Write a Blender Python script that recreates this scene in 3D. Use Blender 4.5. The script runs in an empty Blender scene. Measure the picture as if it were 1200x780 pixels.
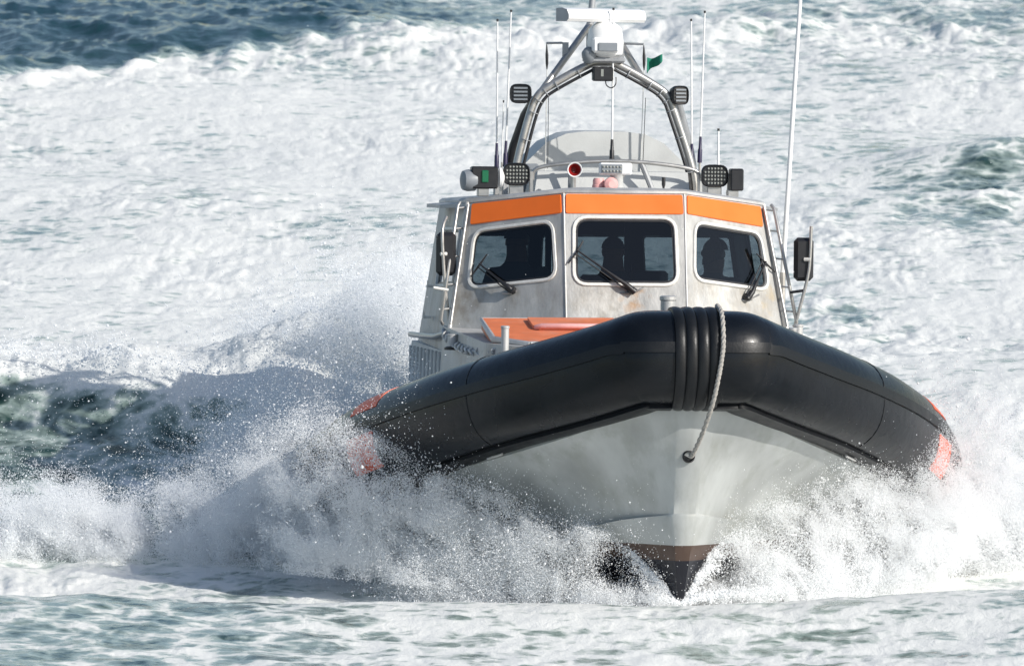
import bpy, math, random
import numpy as np
from mathutils import Vector, Matrix
R_ = math.radians
rng = np.random.default_rng(11); random.seed(5)
sc = bpy.context.scene
col = sc.collection

# ------------------------------------------------------------------ camera, sky, sun, exposure
FPX, DIST, DEP = 9300.0, 60.0, R_(9.5)
CAMH = DIST * math.tan(DEP)
TILT = DEP - math.atan(315 / FPX)
cd = bpy.data.cameras.new('camera'); cam = bpy.data.objects.new('camera', cd); col.objects.link(cam)
cam.location = (0, 0, CAMH); cam.rotation_euler = (math.pi/2 - TILT, 0, 0)
cd.sensor_width = 36; cd.lens = 36 * FPX / 1200; cd.clip_start = 1; cd.clip_end = 20000
cd.dof.use_dof = True; cd.dof.focus_distance = 62; cd.dof.aperture_fstop = 6.3
sc.camera = cam
SUN_AZ, SUN_EL = R_(55), R_(31)          # azimuth from the line of sight towards the right, on the camera's side
to_sun = Vector((math.sin(SUN_AZ)*math.cos(SUN_EL), -math.cos(SUN_AZ)*math.cos(SUN_EL), math.sin(SUN_EL)))
w = bpy.data.worlds.new('World'); sc.world = w; w.use_nodes = True
nt = w.node_tree; bg = nt.nodes['Background']; bg.inputs[1].default_value = 0.125
sky = nt.nodes.new('ShaderNodeTexSky'); sky.sky_type = 'NISHITA'; sky.sun_disc = False
sky.sun_elevation = SUN_EL; sky.sun_rotation = math.atan2(to_sun.x, to_sun.y)
nt.links.new(sky.outputs[0], bg.inputs[0])
sl = bpy.data.lights.new('sun', 'SUN'); sl.energy = 4.5; sl.angle = R_(0.5); sl.color = (1, .955, .89)
so = bpy.data.objects.new('sun', sl); col.objects.link(so)
so.rotation_euler = (-to_sun).to_track_quat('-Z', 'Y').to_euler(); so.location = (20, 20, 40)
sc.view_settings.view_transform = 'Standard'; sc.view_settings.look = 'None'
sc.view_settings.exposure = 0.05; sc.view_settings.gamma = 1
sc.render.engine = 'CYCLES'
sc.cycles.max_bounces = 12; sc.cycles.diffuse_bounces = 6; sc.cycles.glossy_bounces = 4; sc.cycles.transparent_max_bounces = 24

# ------------------------------------------------------------------ helpers
class MB:
    def __init__(s): s.v = []; s.f = []; s.m = []
    def add(s, vs, fs, mi=0):
        b = len(s.v); s.v += [tuple(map(float, p)) for p in vs]
        s.f += [tuple(i + b for i in f) for f in fs]; s.m += [mi]*len(fs); return s
    def box(s, c, d, M=None, bev=0.0, mi=0):
        x, y, z = d[0]/2, d[1]/2, d[2]/2
        if bev > 0:
            b = min(bev, x*.9, y*.9, z*.9); P = []
            for sx in (-1, 1):
                for sy in (-1, 1):
                    for sz in (-1, 1):
                        P += [(sx*x, sy*(y-b), sz*(z-b)), (sx*(x-b), sy*y, sz*(z-b)), (sx*(x-b), sy*(y-b), sz*z)]
            def ix(a, b_, c_, k): return ((a > 0)*4 + (b_ > 0)*2 + (c_ > 0))*3 + k
            F = []
            for k in range(3):
                for sg in (-1, 1):
                    q = []
                    for (a, b_) in ((-1, -1), (1, -1), (1, 1), (-1, 1)):
                        t = [0, 0, 0]; t[k] = sg; t[(k+1) % 3] = a; t[(k+2) % 3] = b_
                        q.append(ix(*t, k))
                    F.append(q if sg > 0 else q[::-1])
            for k in range(3):
                i, j = (k+1) % 3, (k+2) % 3
                for a in (-1, 1):
                    for b_ in (-1, 1):
                        t0 = [0, 0, 0]; t1 = [0, 0, 0]
                        t0[k] = -1; t1[k] = 1; t0[i] = t1[i] = a; t0[j] = t1[j] = b_
                        q = [ix(*t0, i), ix(*t1, i), ix(*t1, j), ix(*t0, j)]
                        F.append(q if a*b_ < 0 else q[::-1])
            for a in (-1, 1):
                for b_ in (-1, 1):
                    for c_ in (-1, 1):
                        q = [ix(a, b_, c_, 0), ix(a, b_, c_, 1), ix(a, b_, c_, 2)]
                        F.append(q if a*b_*c_ > 0 else q[::-1])
        else:
            P = [(sx*x, sy*y, sz*z) for sx in (-1, 1) for sy in (-1, 1) for sz in (-1, 1)]
            F = [(0, 1, 3, 2), (4, 6, 7, 5), (0, 4, 5, 1), (2, 3, 7, 6), (0, 2, 6, 4), (1, 5, 7, 3)]
        M = M or Matrix.Identity(3)
        return s.add([tuple(Vector(c) + M @ Vector(p)) for p in P], F, mi)
    def tube(s, pts, r, n=10, caps=True, mi=0):
        pts = [Vector(p) for p in pts]; m = len(pts)
        rs = r if hasattr(r, '__len__') else [r]*m
        V = []; prev = None
        for i, p in enumerate(pts):
            t = (pts[min(i+1, m-1)] - pts[max(i-1, 0)]).normalized()
            if prev is None:
                a = Vector((0, 0, 1)) if abs(t.z) < .9 else Vector((1, 0, 0))
                nn = t.cross(a).normalized()
            else:
                nn = (prev - t*prev.dot(t)).normalized()
            prev = nn; bb = t.cross(nn)
            for k in range(n):
                a = 2*math.pi*k/n
                V.append(p + rs[i]*(math.cos(a)*nn + math.sin(a)*bb))
        F = [(i*n+k, i*n+(k+1) % n, (i+1)*n+(k+1) % n, (i+1)*n+k) for i in range(m-1) for k in range(n)]
        if caps: F += [tuple(range(n))[::-1], tuple(range((m-1)*n, m*n))]
        return s.add(V, F, mi)
    def lathe(s, prof, c=(0, 0, 0), axis=(0, 0, 1), n=20, mi=0, caps=True):   # prof: (radius, along)
        c = Vector(c); ax = Vector(axis).normalized()
        a = Vector((0, 0, 1)) if abs(ax.z) < .9 else Vector((1, 0, 0))
        u = ax.cross(a).normalized(); v = ax.cross(u); V = []
        for (r, h) in prof:
            for k in range(n):
                t = 2*math.pi*k/n; V.append(c + ax*h + r*(math.cos(t)*u + math.sin(t)*v))
        m = len(prof)
        F = [(i*n+k, i*n+(k+1) % n, (i+1)*n+(k+1) % n, (i+1)*n+k) for i in range(m-1) for k in range(n)]
        if caps: F += [tuple(range(n))[::-1], tuple(range((m-1)*n, m*n))]
        return s.add(V, F, mi)
    def grid(s, rows, mi=0, closed=False):
        n = len(rows[0]); V = [p for r in rows for p in r]; F = []
        for i in range(len(rows)-1):
            for k in range(n if closed else n-1):
                F.append((i*n+k, i*n+(k+1) % n, (i+1)*n+(k+1) % n, (i+1)*n+k))
        return s.add(V, F, mi)
    def mesh(s, name, smooth=None):
        me = bpy.data.meshes.new(name); me.from_pydata(s.v, [], s.f)
        me.polygons.foreach_set('material_index', s.m)
        if smooth is not None:
            me.polygons.foreach_set('use_smooth', [True]*len(s.f))
            try: me.set_sharp_from_angle(angle=R_(smooth))
            except Exception: pass
        me.update(); return me

BASE = Vector((-5.0, 0, -2.3))      # the boat's foot in boat coordinates
boat = None
def obj(name, mb, mats, parent=None, smooth=35, fix=False):
    me = mb.mesh(name, smooth) if isinstance(mb, MB) else mb
    if fix:
        import bmesh
        bm = bmesh.new(); bm.from_mesh(me); bmesh.ops.recalc_face_normals(bm, faces=bm.faces); bm.to_mesh(me); bm.free()
    for m in (mats if isinstance(mats, (list, tuple)) else [mats]): me.materials.append(m)
    o = bpy.data.objects.new(name, me); col.objects.link(o)
    if parent is not None:
        o.parent = parent
        if parent is boat: o.location = -BASE
    return o
def tag(o, label, cat=None, group=None, kind=None):
    if label: o['label'] = label
    if cat: o['category'] = cat
    if group: o['group'] = group
    if kind: o['kind'] = kind
    return o

# ------------------------------------------------------------------ materials
def mat(name, colr, rough=.5, metal=0.0, var=0.0, vscale=6.0, bump=0.0, bscale=30.0, stretch=(1, 1, 1), dirt=None, dirt_amt=.35, dscale=1.6, coat=0.0, emit=None, spec=.5):
    m = bpy.data.materials.new(name); m.use_nodes = True
    t = m.node_tree; N = t.nodes; L = t.links; p = N['Principled BSDF']
    p.inputs['Base Color'].default_value = (*colr, 1); p.inputs['Roughness'].default_value = rough
    p.inputs['Metallic'].default_value = metal; p.inputs['Coat Weight'].default_value = coat
    p.inputs['Specular IOR Level'].default_value = spec
    tc = N.new('ShaderNodeTexCoord'); mp = N.new('ShaderNodeMapping'); mp.inputs['Scale'].default_value = stretch
    L.new(tc.outputs['Object'], mp.inputs['Vector']); src = None
    if var > 0:
        n = N.new('ShaderNodeTexNoise'); n.inputs['Scale'].default_value = vscale; n.inputs['Detail'].default_value = 6
        L.new(mp.outputs[0], n.inputs['Vector'])
        mr = N.new('ShaderNodeMapRange'); mr.inputs[3].default_value = 1-var; mr.inputs[4].default_value = 1+var
        mr.inputs[1].default_value = .25; mr.inputs[2].default_value = .75
        L.new(n.outputs[0], mr.inputs[0])
        mx = N.new('ShaderNodeMix'); mx.data_type = 'RGBA'; mx.blend_type = 'MULTIPLY'; mx.inputs[0].default_value = 1
        mx.inputs[6].default_value = (*colr, 1); L.new(mr.outputs[0], mx.inputs[7]); src = mx.outputs[2]
        mr2 = N.new('ShaderNodeMapRange'); mr2.inputs[3].default_value = max(.03, rough-.12); mr2.inputs[4].default_value = min(1, rough+.14)
        L.new(n.outputs[0], mr2.inputs[0]); L.new(mr2.outputs[0], p.inputs['Roughness'])
    if dirt:
        n = N.new('ShaderNodeTexNoise'); n.inputs['Scale'].default_value = dscale; n.inputs['Detail'].default_value = 8; n.inputs['Roughness'].default_value = .65
        L.new(mp.outputs[0], n.inputs['Vector'])
        mr = N.new('ShaderNodeMapRange'); mr.inputs[1].default_value = .5; mr.inputs[2].default_value = .72; mr.inputs[4].default_value = dirt_amt
        L.new(n.outputs[0], mr.inputs[0])
        mx = N.new('ShaderNodeMix'); mx.data_type = 'RGBA'; mx.inputs[7].default_value = (*dirt, 1)
        if src: L.new(src, mx.inputs[6])
        else: mx.inputs[6].default_value = (*colr, 1)
        L.new(mr.outputs[0], mx.inputs[0]); src = mx.outputs[2]
    if src: L.new(src, p.inputs['Base Color'])
    if bump > 0:
        n = N.new('ShaderNodeTexNoise'); n.inputs['Scale'].default_value = bscale; n.inputs['Detail'].default_value = 5
        L.new(mp.outputs[0], n.inputs['Vector'])
        b = N.new('ShaderNodeBump'); b.inputs['Strength'].default_value = bump; b.inputs['Distance'].default_value = .02
        L.new(n.outputs[0], b.inputs['Height']); L.new(b.outputs[0], p.inputs['Normal'])
    if emit:
        p.inputs['Emission Color'].default_value = (*emit[0], 1); p.inputs['Emission Strength'].default_value = emit[1]
    m['_'] = 1
    return m
M = {}
M['alu'] = mat('weathered_aluminium', (.50, .50, .49), .5, .35, .16, 9, .12, 40, (1, 1, .5), (.30, .24, .17), .45, 2.2)
M['alu_dark'] = mat('dull_aluminium', (.33, .34, .35), .5, .35, .15, 8, .08, 50, (1, 1, .4))
M['white_alu'] = mat('chalky_white_panel', (.50, .51, .50), .55, .05, .10, 5, .06, 60)
M['steel'] = mat('steel_tube', (.42, .41, .39), .35, .7, .15, 14)
M['rubber'] = mat('black_rubber', (.0045, .006, .0085), .25, 0, .4, 3, .14, 11, dirt=(.010, .011, .012), dirt_amt=.7, dscale=1.6, spec=.28)
M['rubber2'] = mat('rubber_fender', (.006, .007, .0085), .4, 0, .2, 10, .08, 60, spec=.3)
M['orange'] = mat('orange_paint', (.88, .165, .012), .42, 0, .06, 4)
M['orange_hatch'] = mat('faded_orange_hatch', (.70, .19, .075), .55, 0, .15, 7, .05, 60, dirt=(.58, .38, .30), dirt_amt=.6)
M['orange_band'] = mat('faded_orange_band', (.80, .14, .06), .5, 0, .12, 9)
M['white'] = mat('white_plastic', (.78, .78, .77), .35, 0, .04, 6)
M['cream'] = mat('off_white_trim', (.66, .65, .61), .5, .1, .12, 30)
M['black'] = mat('black_plastic', (.015, .015, .017), .4, 0, .15, 20)
M['grey'] = mat('grey_plastic', (.20, .22, .24), .45, 0, .1, 10)
M['led'] = mat('led_lens', (.24, .25, .23), .2, 0, .1, 40)
M['green'] = mat('green_lens', (.004, .10, .045), .15, 0, emit=((.02, .6, .2), .05))
M['red'] = mat('dark_red_throat', (.25, .015, .015), .4)
M['pink'] = mat('faded_pink_plastic', (.70, .36, .34), .5, 0, .1, 20)
M['rope'] = mat('grey_rope', (.38, .36, .33), .85, 0, .3, 60, .5, 150)
M['flag'] = mat('green_cloth', (.01, .17, .11), .8, 0, .15, 20)
M['inside'] = mat('dark_cabin_lining', (.014, .016, .019), .7, 0, .1, 5)
M['seat'] = mat('dark_seat_fabric', (.02, .022, .026), .8, 0, .2, 20)
M['jacket'] = mat('dark_jacket', (.030, .034, .045), .8, 0, .25, 12)
M['skin'] = mat('skin', (.35, .20, .14), .55)
M['hair'] = mat('dark_hair', (.018, .014, .012), .6)
M['purple'] = mat('dark_violet_plastic', (.025, .02, .06), .4)
M['deck'] = mat('grey_deck', (.26, .27, .28), .75, 0, .15, 12, .3, 90)
M['rust'] = mat('rust_stain', (.30, .14, .04), .9)
def hull_material():
    m = mat('painted_hull', (.43, .445, .435), .38, .2, .24, 3.2, .10, 9, (1, 1, .30), (.29, .30, .27), .7, 4.2)
    t = m.node_tree; N = t.nodes; L = t.links; p = N['Principled BSDF']; src = p.inputs['Base Color'].links[0].from_socket
    tc = N.new('ShaderNodeTexCoord'); sp = N.new('ShaderNodeSeparateXYZ'); L.new(tc.outputs['Object'], sp.inputs[0])
    def step(z):
        a = N.new('ShaderNodeMath'); a.operation = 'LESS_THAN'; a.inputs[1].default_value = z; L.new(sp.outputs[2], a.inputs[0]); return a.outputs[0]
    for z, c in ((-1.455, (.085, .055, .042)), (-1.575, (.012, .013, .02))):
        mx = N.new('ShaderNodeMix'); mx.data_type = 'RGBA'; mx.inputs[7].default_value = (*c, 1)
        L.new(step(z), mx.inputs[0]); L.new(src, mx.inputs[6]); src = mx.outputs[2]
    L.new(src, p.inputs['Base Color']); return m
M['hull'] = hull_material()
def stained_alu():
    m = mat('stained_aluminium', (.40, .40, .385), .5, .25, .26, 7, .12, 40, (1, 1, .5), (.20, .165, .115), .75, 2.6)
    t = m.node_tree; N = t.nodes; L = t.links; p = N['Principled BSDF']; src = p.inputs['Base Color'].links[0].from_socket
    tc = N.new('ShaderNodeTexCoord'); nz = N.new('ShaderNodeTexNoise'); nz.inputs['Scale'].default_value = 13; nz.inputs['Detail'].default_value = 7; L.new(tc.outputs['Object'], nz.inputs['Vector'])
    for c, r, a, k in (((-4.5, .06, .36), .20, .75, (.34, .17, .05)), ((-4.95, 1.36, .42), .26, .6, (.42, .30, .12)), ((-4.95, -1.33, .38), .28, .6, (.16, .12, .07)), ((-4.7, -.9, .30), .22, .5, (.45, .44, .42)), ((-4.47, -.2, .30), .30, .55, (.70, .69, .65)), ((-4.6, .85, .25), .40, .5, (.70, .68, .62))):
        d = N.new('ShaderNodeVectorMath'); d.operation = 'DISTANCE'; d.inputs[1].default_value = c; L.new(tc.outputs['Object'], d.inputs[0])
        ad = N.new('ShaderNodeMath'); ad.operation = 'MULTIPLY_ADD'; ad.inputs[1].default_value = .5; L.new(nz.outputs[0], ad.inputs[0]); L.new(d.outputs['Value'], ad.inputs[2])
        mr = N.new('ShaderNodeMapRange'); mr.inputs[1].default_value = r+.16; mr.inputs[2].default_value = r*.2+.16; mr.inputs[3].default_value = 0; mr.inputs[4].default_value = a; L.new(ad.outputs[0], mr.inputs[0])
        mx = N.new('ShaderNodeMix'); mx.data_type = 'RGBA'; mx.inputs[7].default_value = (*k, 1); L.new(mr.outputs[0], mx.inputs[0]); L.new(src, mx.inputs[6]); src = mx.outputs[2]
    L.new(src, p.inputs['Base Color']); return m
M['alu_stained'] = stained_alu()
def glass_material():
    m = bpy.data.materials.new('tinted_glass'); m.use_nodes = True; t = m.node_tree; N = t.nodes; L = t.links
    N.remove(N['Principled BSDF']); out = N['Material Output']
    tr = N.new('ShaderNodeBsdfTransparent'); tr.inputs[0].default_value = (.33, .39, .42, 1)
    gl = N.new('ShaderNodeBsdfGlossy'); gl.inputs['Roughness'].default_value = .02; gl.inputs[0].default_value = (1, 1, 1, 1)
    fr = N.new('ShaderNodeFresnel'); fr.inputs[0].default_value = 1.5
    mx = N.new('ShaderNodeMixShader'); L.new(fr.outputs[0], mx.inputs[0]); L.new(tr.outputs[0], mx.inputs[1]); L.new(gl.outputs[0], mx.inputs[2])
    L.new(mx.outputs[0], out.inputs[0]); return m
M['glass'] = glass_material()

# ------------------------------------------------------------------ noise
_perm = np.random.default_rng(3).permutation(512)
_perm = np.concatenate([_perm % 256, _perm % 256])
_ga = np.random.default_rng(4).random(256)*2*np.pi
_gx, _gy = np.cos(_ga), np.sin(_ga)
def perlin(x, y, seed=0):
    x = x + seed*17.31; y = y + seed*9.77
    xi = np.floor(x).astype(np.int64); yi = np.floor(y).astype(np.int64); xf = x - xi; yf = y - yi
    u = xf*xf*xf*(xf*(xf*6-15)+10); v = yf*yf*yf*(yf*(yf*6-15)+10)
    def g(ix, iy, dx, dy):
        h = _perm[_perm[ix & 255] + (iy & 255)]; return _gx[h]*dx + _gy[h]*dy
    a = g(xi, yi, xf, yf); b = g(xi+1, yi, xf-1, yf); c = g(xi, yi+1, xf, yf-1); d = g(xi+1, yi+1, xf-1, yf-1)
    return (a*(1-u)+b*u)*(1-v) + (c*(1-u)+d*u)*v
def fbm(x, y, f, octv, gain=.5, seed=0):
    s = 0; a = 1
    for o in range(octv):
        s = s + a*perlin(x*f, y*f, seed+o); f *= 2.03; a *= gain
    return s
def sst(a, b, x):
    t = np.clip((x-a)/(b-a), 0, 1); return t*t*(3-2*t)
def bump1(x, c, wd): return np.exp(-((x-c)/wd)**2)

# ------------------------------------------------------------------ the sea
def sea_level(x, y):
    """broad shape of the water: swell, the breaker beside the boat, the trough the boat rides in"""
    h = .07*np.sin(y*.62 + .35*x + 1.2*perlin(x*.12, y*.1, 5)) + .10*fbm(x, y*.7, .18, 2, .5, 20)
    # trough round the hull, ridge of water in front of it
    tr = sst(59.8, 61.2, y)*(1-sst(66, 69, y))*(1-sst(8, 12, np.abs(x-.5)))
    h = h*(1-.75*tr) - .30*tr
    wob = .18*perlin(x*.55, y*0+3.3, 9) + .05*perlin(x*1.7, y*0+1.3, 12)
    h = h + .09*bump1(y, 59.3+wob*3, .9) * (1-.8*tr)
    # breaker to the left of the boat
    cy = 69.9 + .35*np.sin(x*.9+1) + .5*perlin(x*.8, y*0+7.7, 14) - .10*(x+4)
    env = (1-sst(-1.9, .6, x))*(.45 + .55*sst(-11, -3, x))
    front = np.where(y < cy, np.exp(-((y-cy)/.55)**2), np.exp(-((y-cy)/3.2)**2))
    h = h + (.44+.24*perlin(x*.9, y*0+2.2, 31))*env*front - .14*env*bump1(y, cy-2.3, 1.5)
    h = h + .38*np.exp(-((x+1.9)/1.1)**2)*np.exp(-((y-71.6)/1.3)**2)          # water heaped up at the quarter
    # breaker far out
    cy2 = 98.8 + 9.0*(1-np.exp(-np.maximum(x+6.4, -3)/4.5)) + 1.6*perlin(x*.45, y*0+4.4, 41) + .6*perlin(x*1.3, y*0+2.4, 42)
    env2 = 1-sst(4, 9, x)*.7
    f2 = np.where(y < cy2, np.exp(-((y-cy2)/2.0)**2), np.exp(-((y-cy2)/1.6)**2))
    h = h + (.05+.48*np.maximum(0, perlin(x*.75, y*.25+8.8, 51))+.25*np.maximum(0, perlin(x*2.1, y*.6+1.8, 52)))*env2*f2
    # a lone grey wave on the right
    h = h + .30*np.exp(-((y-(88.5+.2*x))/1.0)**2)*np.exp(-((x-5.6)/1.3)**2) + .22*np.exp(-((y-86.3)/.8)**2)*np.exp(-((x-4.9)/1.6)**2)
    return h, cy, cy2, env
def foam_map(x, y, cy, cy2, env):
    f = 1.03 + 0*x
    f = f - .10*sst(2, 5, x)*sst(70, 80, y)                                   # thinner to the right
    far = sst(-1.2, 1.8, y-cy2+1.2*perlin(x*.9, y*.6, 66)); f = f*(1-far) + far*(-.55 + 1.40*sst(-4.4, .4, x) + .5*perlin(x*.3, y*.35, 63))    # open water beyond the far breaker
    f = f + .15*bump1(y, cy2-.1, .8)*(.4+1.2*np.maximum(0, perlin(x*.75, y*0+8.8, 51)))
    dark = (1-sst(-.45, .05, y-cy))*sst(63.6, 65.5, y + .35*x+1.2)*(1-sst(-3.0, -1.7, x+.4*perlin(x, y*.8, 67)))
    f = f*(1-dark) + dark*(.30 + .30*perlin(x*.5, y*.9, 61) + .30*perlin(x*.7, y*2.6, 64))
    f = f + .5*np.exp(-((x+1.9)/1.3)**2)*np.exp(-((y-71.3)/1.6)**2)
    fg = 1-sst(60.2, 61.6, y)
    f = f*(1-fg) + fg*(.50 + .36*sst(-3.2, .2, x) - .06*sst(2, 4, x))
    f = f - .42*np.exp(-((y-(87.3+.2*x))/.9)**2)*np.exp(-((x-5.4)/1.3)**2) - .36*np.exp(-((y-85.2)/.9)**2)*np.exp(-((x-4.4)/1.6)**2)
    f = f - .3*np.exp(-((y-82.0)/.8)**2)*np.exp(-((x-3.4)/1.2)**2)
    return f
def build_sea():
    # rows further apart with distance, columns fanning out with distance; coarse rings to the horizon
    ys = [48.0]
    while ys[-1] < 128: ys.append(ys[-1] + ys[-1]**2/93400*1.5)
    step = ys[-1]-ys[-2]
    while ys[-1] < 9000: step *= 1.35; ys.append(ys[-1]+step)
    back = [48.0]; step = .1
    while back[-1] > -600: step *= 1.4; back.append(back[-1]-step)
    ys = np.array(back[:0:-1] + ys)
    us = list(np.linspace(0, 1.28, 400)); step = us[1]-us[0]
    while us[-1] < 400: step *= 1.3; us.append(us[-1]+step)
    us = np.array([-u for u in us[:0:-1]] + us)
    half = .0650*np.clip(np.maximum(ys, 45), 45, 140)
    X = us[None, :]*half[:, None]; Y = np.repeat(ys[:, None], len(us), 1)
    h, cy, cy2, env = sea_level(X, Y)
    f = foam_map(X, Y, cy, cy2, env)
    far = np.clip((np.hypot(X, Y-80)-45)/60, 0, 1); det = (1-far)
    frothy = np.clip(f*1.25-.1, 0, 1)
    calm = 1-sst(59.6, 61.5, Y)
    amp = det*(.25+.75*frothy)*(1-.70*calm)
    # lumpy froth: rounded tops, sharp creases
    wx = X + .25*perlin(X*.9, Y*.6, 71); wy = Y + .5*perlin(X*.8, Y*.5, 72)
    lump = 0
    for fr, a, sd in ((.55, .10, 1), (1.2, .085, 2), (2.6, .065, 3), (5.6, .036, 4), (11.5, .014, 5)):
        lump = lump + a*(np.abs(perlin(wx*fr, wy*fr*.62, 80+sd))*2.2-.5)
    patch = .30 + .75*sst(-.18, .32, fbm(X, Y*.5, .30, 2, .5, 170))*(1-.35*sst(74, 82, Y)) + .30*bump1(Y, cy2-.5, 2.2)
    heap = np.exp(-((X+1.9)/1.3)**2)*np.exp(-((Y-71.0)/1.8)**2)
    h = h + amp*lump*(patch*.5 + .55*heap)
    # short chop on the open water
    chop = 0
    for fr, a, sd in ((.7, .05, 1), (1.6, .035, 2), (3.6, .018, 3), (8, .008, 4)):
        chop = chop + a*(1-2*np.abs(perlin(X*fr*.7+.3*Y*fr, Y*fr*.8, 100+sd)))
    h = h + det*(1-.7*frothy)*chop*(1+1.3*sst(0, 2, Y-cy2))
    # foam is thick on crests and thin in creases
    f = f + .9*amp*lump + (.10+.34*det*(1-calm))*fbm(X*.8, Y*.42, .38, 4, .6, 130)
    # choppy sideways pull
    n, mcol = X.shape
    V = np.stack([X + det*.05*perlin(X*2.1, Y*1.4, 150), Y + det*.10*perlin(X*1.7, Y*1.3, 151), h], -1).reshape(-1, 3)
    idx = np.arange(n*mcol).reshape(n, mcol)
    F = np.stack([idx[:-1, :-1], idx[:-1, 1:], idx[1:, 1:], idx[1:, :-1]], -1).reshape(-1, 4)
    me = bpy.data.meshes.new('sea')
    me.vertices.add(len(V)); me.vertices.foreach_set('co', V.astype(np.float32).ravel())
    me.loops.add(F.size); me.loops.foreach_set('vertex_index', F.astype(np.int32).ravel())
    me.polygons.add(len(F)); me.polygons.foreach_set('loop_start', np.arange(0, F.size, 4, dtype=np.int32))
    me.polygons.foreach_set('use_smooth', np.ones(len(F), bool))
    me.update(calc_edges=True); me.validate()
    at = me.attributes.new('foam', 'FLOAT', 'POINT'); at.data.foreach_set('value', f.astype(np.float32).ravel())
    return me
def sea_material():
    m = bpy.data.materials.new('sea_water'); m.use_nodes = True; t = m.node_tree; N = t.nodes; L = t.links
    p = N['Principled BSDF']; out = N['Material Output']
    g = N.new('ShaderNodeNewGeometry'); at = N.new('ShaderNodeAttribute'); at.attribute_name = 'foam'
    def noise(scale, detail, stretch, rough=.55, dist=0.0):
        mp = N.new('ShaderNodeMapping'); mp.inputs['Scale'].default_value = stretch; L.new(g.outputs['Position'], mp.inputs[0])
        n = N.new('ShaderNodeTexNoise'); n.inputs['Scale'].default_value = scale; n.inputs['Detail'].default_value = detail
        n.inputs['Roughness'].default_value = rough; n.inputs['Distortion'].default_value = dist; L.new(mp.outputs[0], n.inputs['Vector']); return n.outputs[0]
    def math_(op, a, b=None, c=None):
        n = N.new('ShaderNodeMath'); n.operation = op
        for i, x in enumerate((a, b, c)):
            if x is None: continue
            if isinstance(x, (int, float)): n.inputs[i].default_value = x
            else: L.new(x, n.inputs[i])
        return n.outputs[0]
    def rng_(x, a, b, c, d, smooth=True):
        n = N.new('ShaderNodeMapRange'); n.interpolation_type = 'SMOOTHSTEP' if smooth else 'LINEAR'
        L.new(x, n.inputs[0])
        for i, q in enumerate((a, b, c, d)): n.inputs[i+1].default_value = q
        return n.outputs[0]
    spy_ = N.new('ShaderNodeSeparateXYZ'); L.new(g.outputs['Position'], spy_.inputs[0]); spy = spy_.outputs[1]
    n1 = noise(2.2, 9, (1, 1.05, 1.4), .64, .5); n2 = noise(8, 6, (1, 1.0, 1.6), .6, .3)
    f = math_('ADD', at.outputs['Fac'], math_('ADD', math_('MULTIPLY', math_('SUBTRACT', n1, .5), rng_(spy, 59.2, 61.5, 2.3, 1.05)), math_('MULTIPLY', math_('SUBTRACT', n2, .5), .40)))
    def lace(scale, amp):
        vm = N.new('ShaderNodeVectorMath'); vm.operation = 'MULTIPLY_ADD'; vm.inputs[1].default_value = (.55, .55, .55)
        nn = N.new('ShaderNodeTexNoise'); nn.inputs['Scale'].default_value = 1.6; nn.inputs['Detail'].default_value = 4; L.new(g.outputs['Position'], nn.inputs['Vector'])
        L.new(nn.outputs['Color'], vm.inputs[0]); L.new(g.outputs['Position'], vm.inputs[2])
        v = N.new('ShaderNodeTexVoronoi'); v.feature = 'DISTANCE_TO_EDGE'; v.inputs['Scale'].default_value = scale; L.new(vm.outputs[0], v.inputs['Vector'])
        return math_('MULTIPLY', math_('SUBTRACT', rng_(v.outputs['Distance'], 0, .30, 1, 0), .5), amp)
    f = math_('ADD', f, math_('ADD', lace(1.7, .34), lace(4.6, .26)))
    aer = rng_(f, .05, .70, 0, 1); foam = rng_(f, .50, .98, 0, 1)
    def mix(fac, a, b):
        mx = N.new('ShaderNodeMix'); mx.data_type = 'RGBA'; L.new(fac, mx.inputs[0])
        for i, q in ((6, a), (7, b)):
            if isinstance(q, tuple): mx.inputs[i].default_value = (*q, 1)
            else: L.new(q, mx.inputs[i])
        return mx.outputs[2]
    sp = N.new('ShaderNodeSeparateXYZ'); L.new(g.outputs['Position'], sp.inputs[0])
    deep = mix(rng_(sp.outputs[1], 92, 112, 0, 1), (.020, .050, .042), (.005, .038, .052))   # clearer blue water further out
    body = mix(aer, deep, (.31, .385, .35))
    c = mix(foam, body, (.765, .77, .735))
    L.new(c, p.inputs['Base Color'])
    r = rng_(foam, 0, 1, .10, .85, False); L.new(r, p.inputs['Roughness']); p.inputs['IOR'].default_value = 1.33
    b1 = N.new('ShaderNodeBump'); b1.inputs['Strength'].default_value = .32; b1.inputs['Distance'].default_value = .07
    bn = noise(7, 8, (1, .55, 1.2), .62, .3); bw = noise(4.5, 5, (.8, 1.0, 1), .5, .6)
    mm = N.new('ShaderNodeMix'); mm.data_type = 'FLOAT'; L.new(foam, mm.inputs[0]); L.new(bw, mm.inputs[2]); L.new(bn, mm.inputs[3])
    L.new(mm.outputs[0], b1.inputs['Height']); L.new(b1.outputs[0], p.inputs['Normal'])
    return m
sea = bpy.data.objects.new('sea', build_sea()); col.objects.link(sea); sea.data.materials.append(sea_material())
tag(sea, 'grey green sea churned to white foam around the boat', 'sea', kind='structure')

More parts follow.
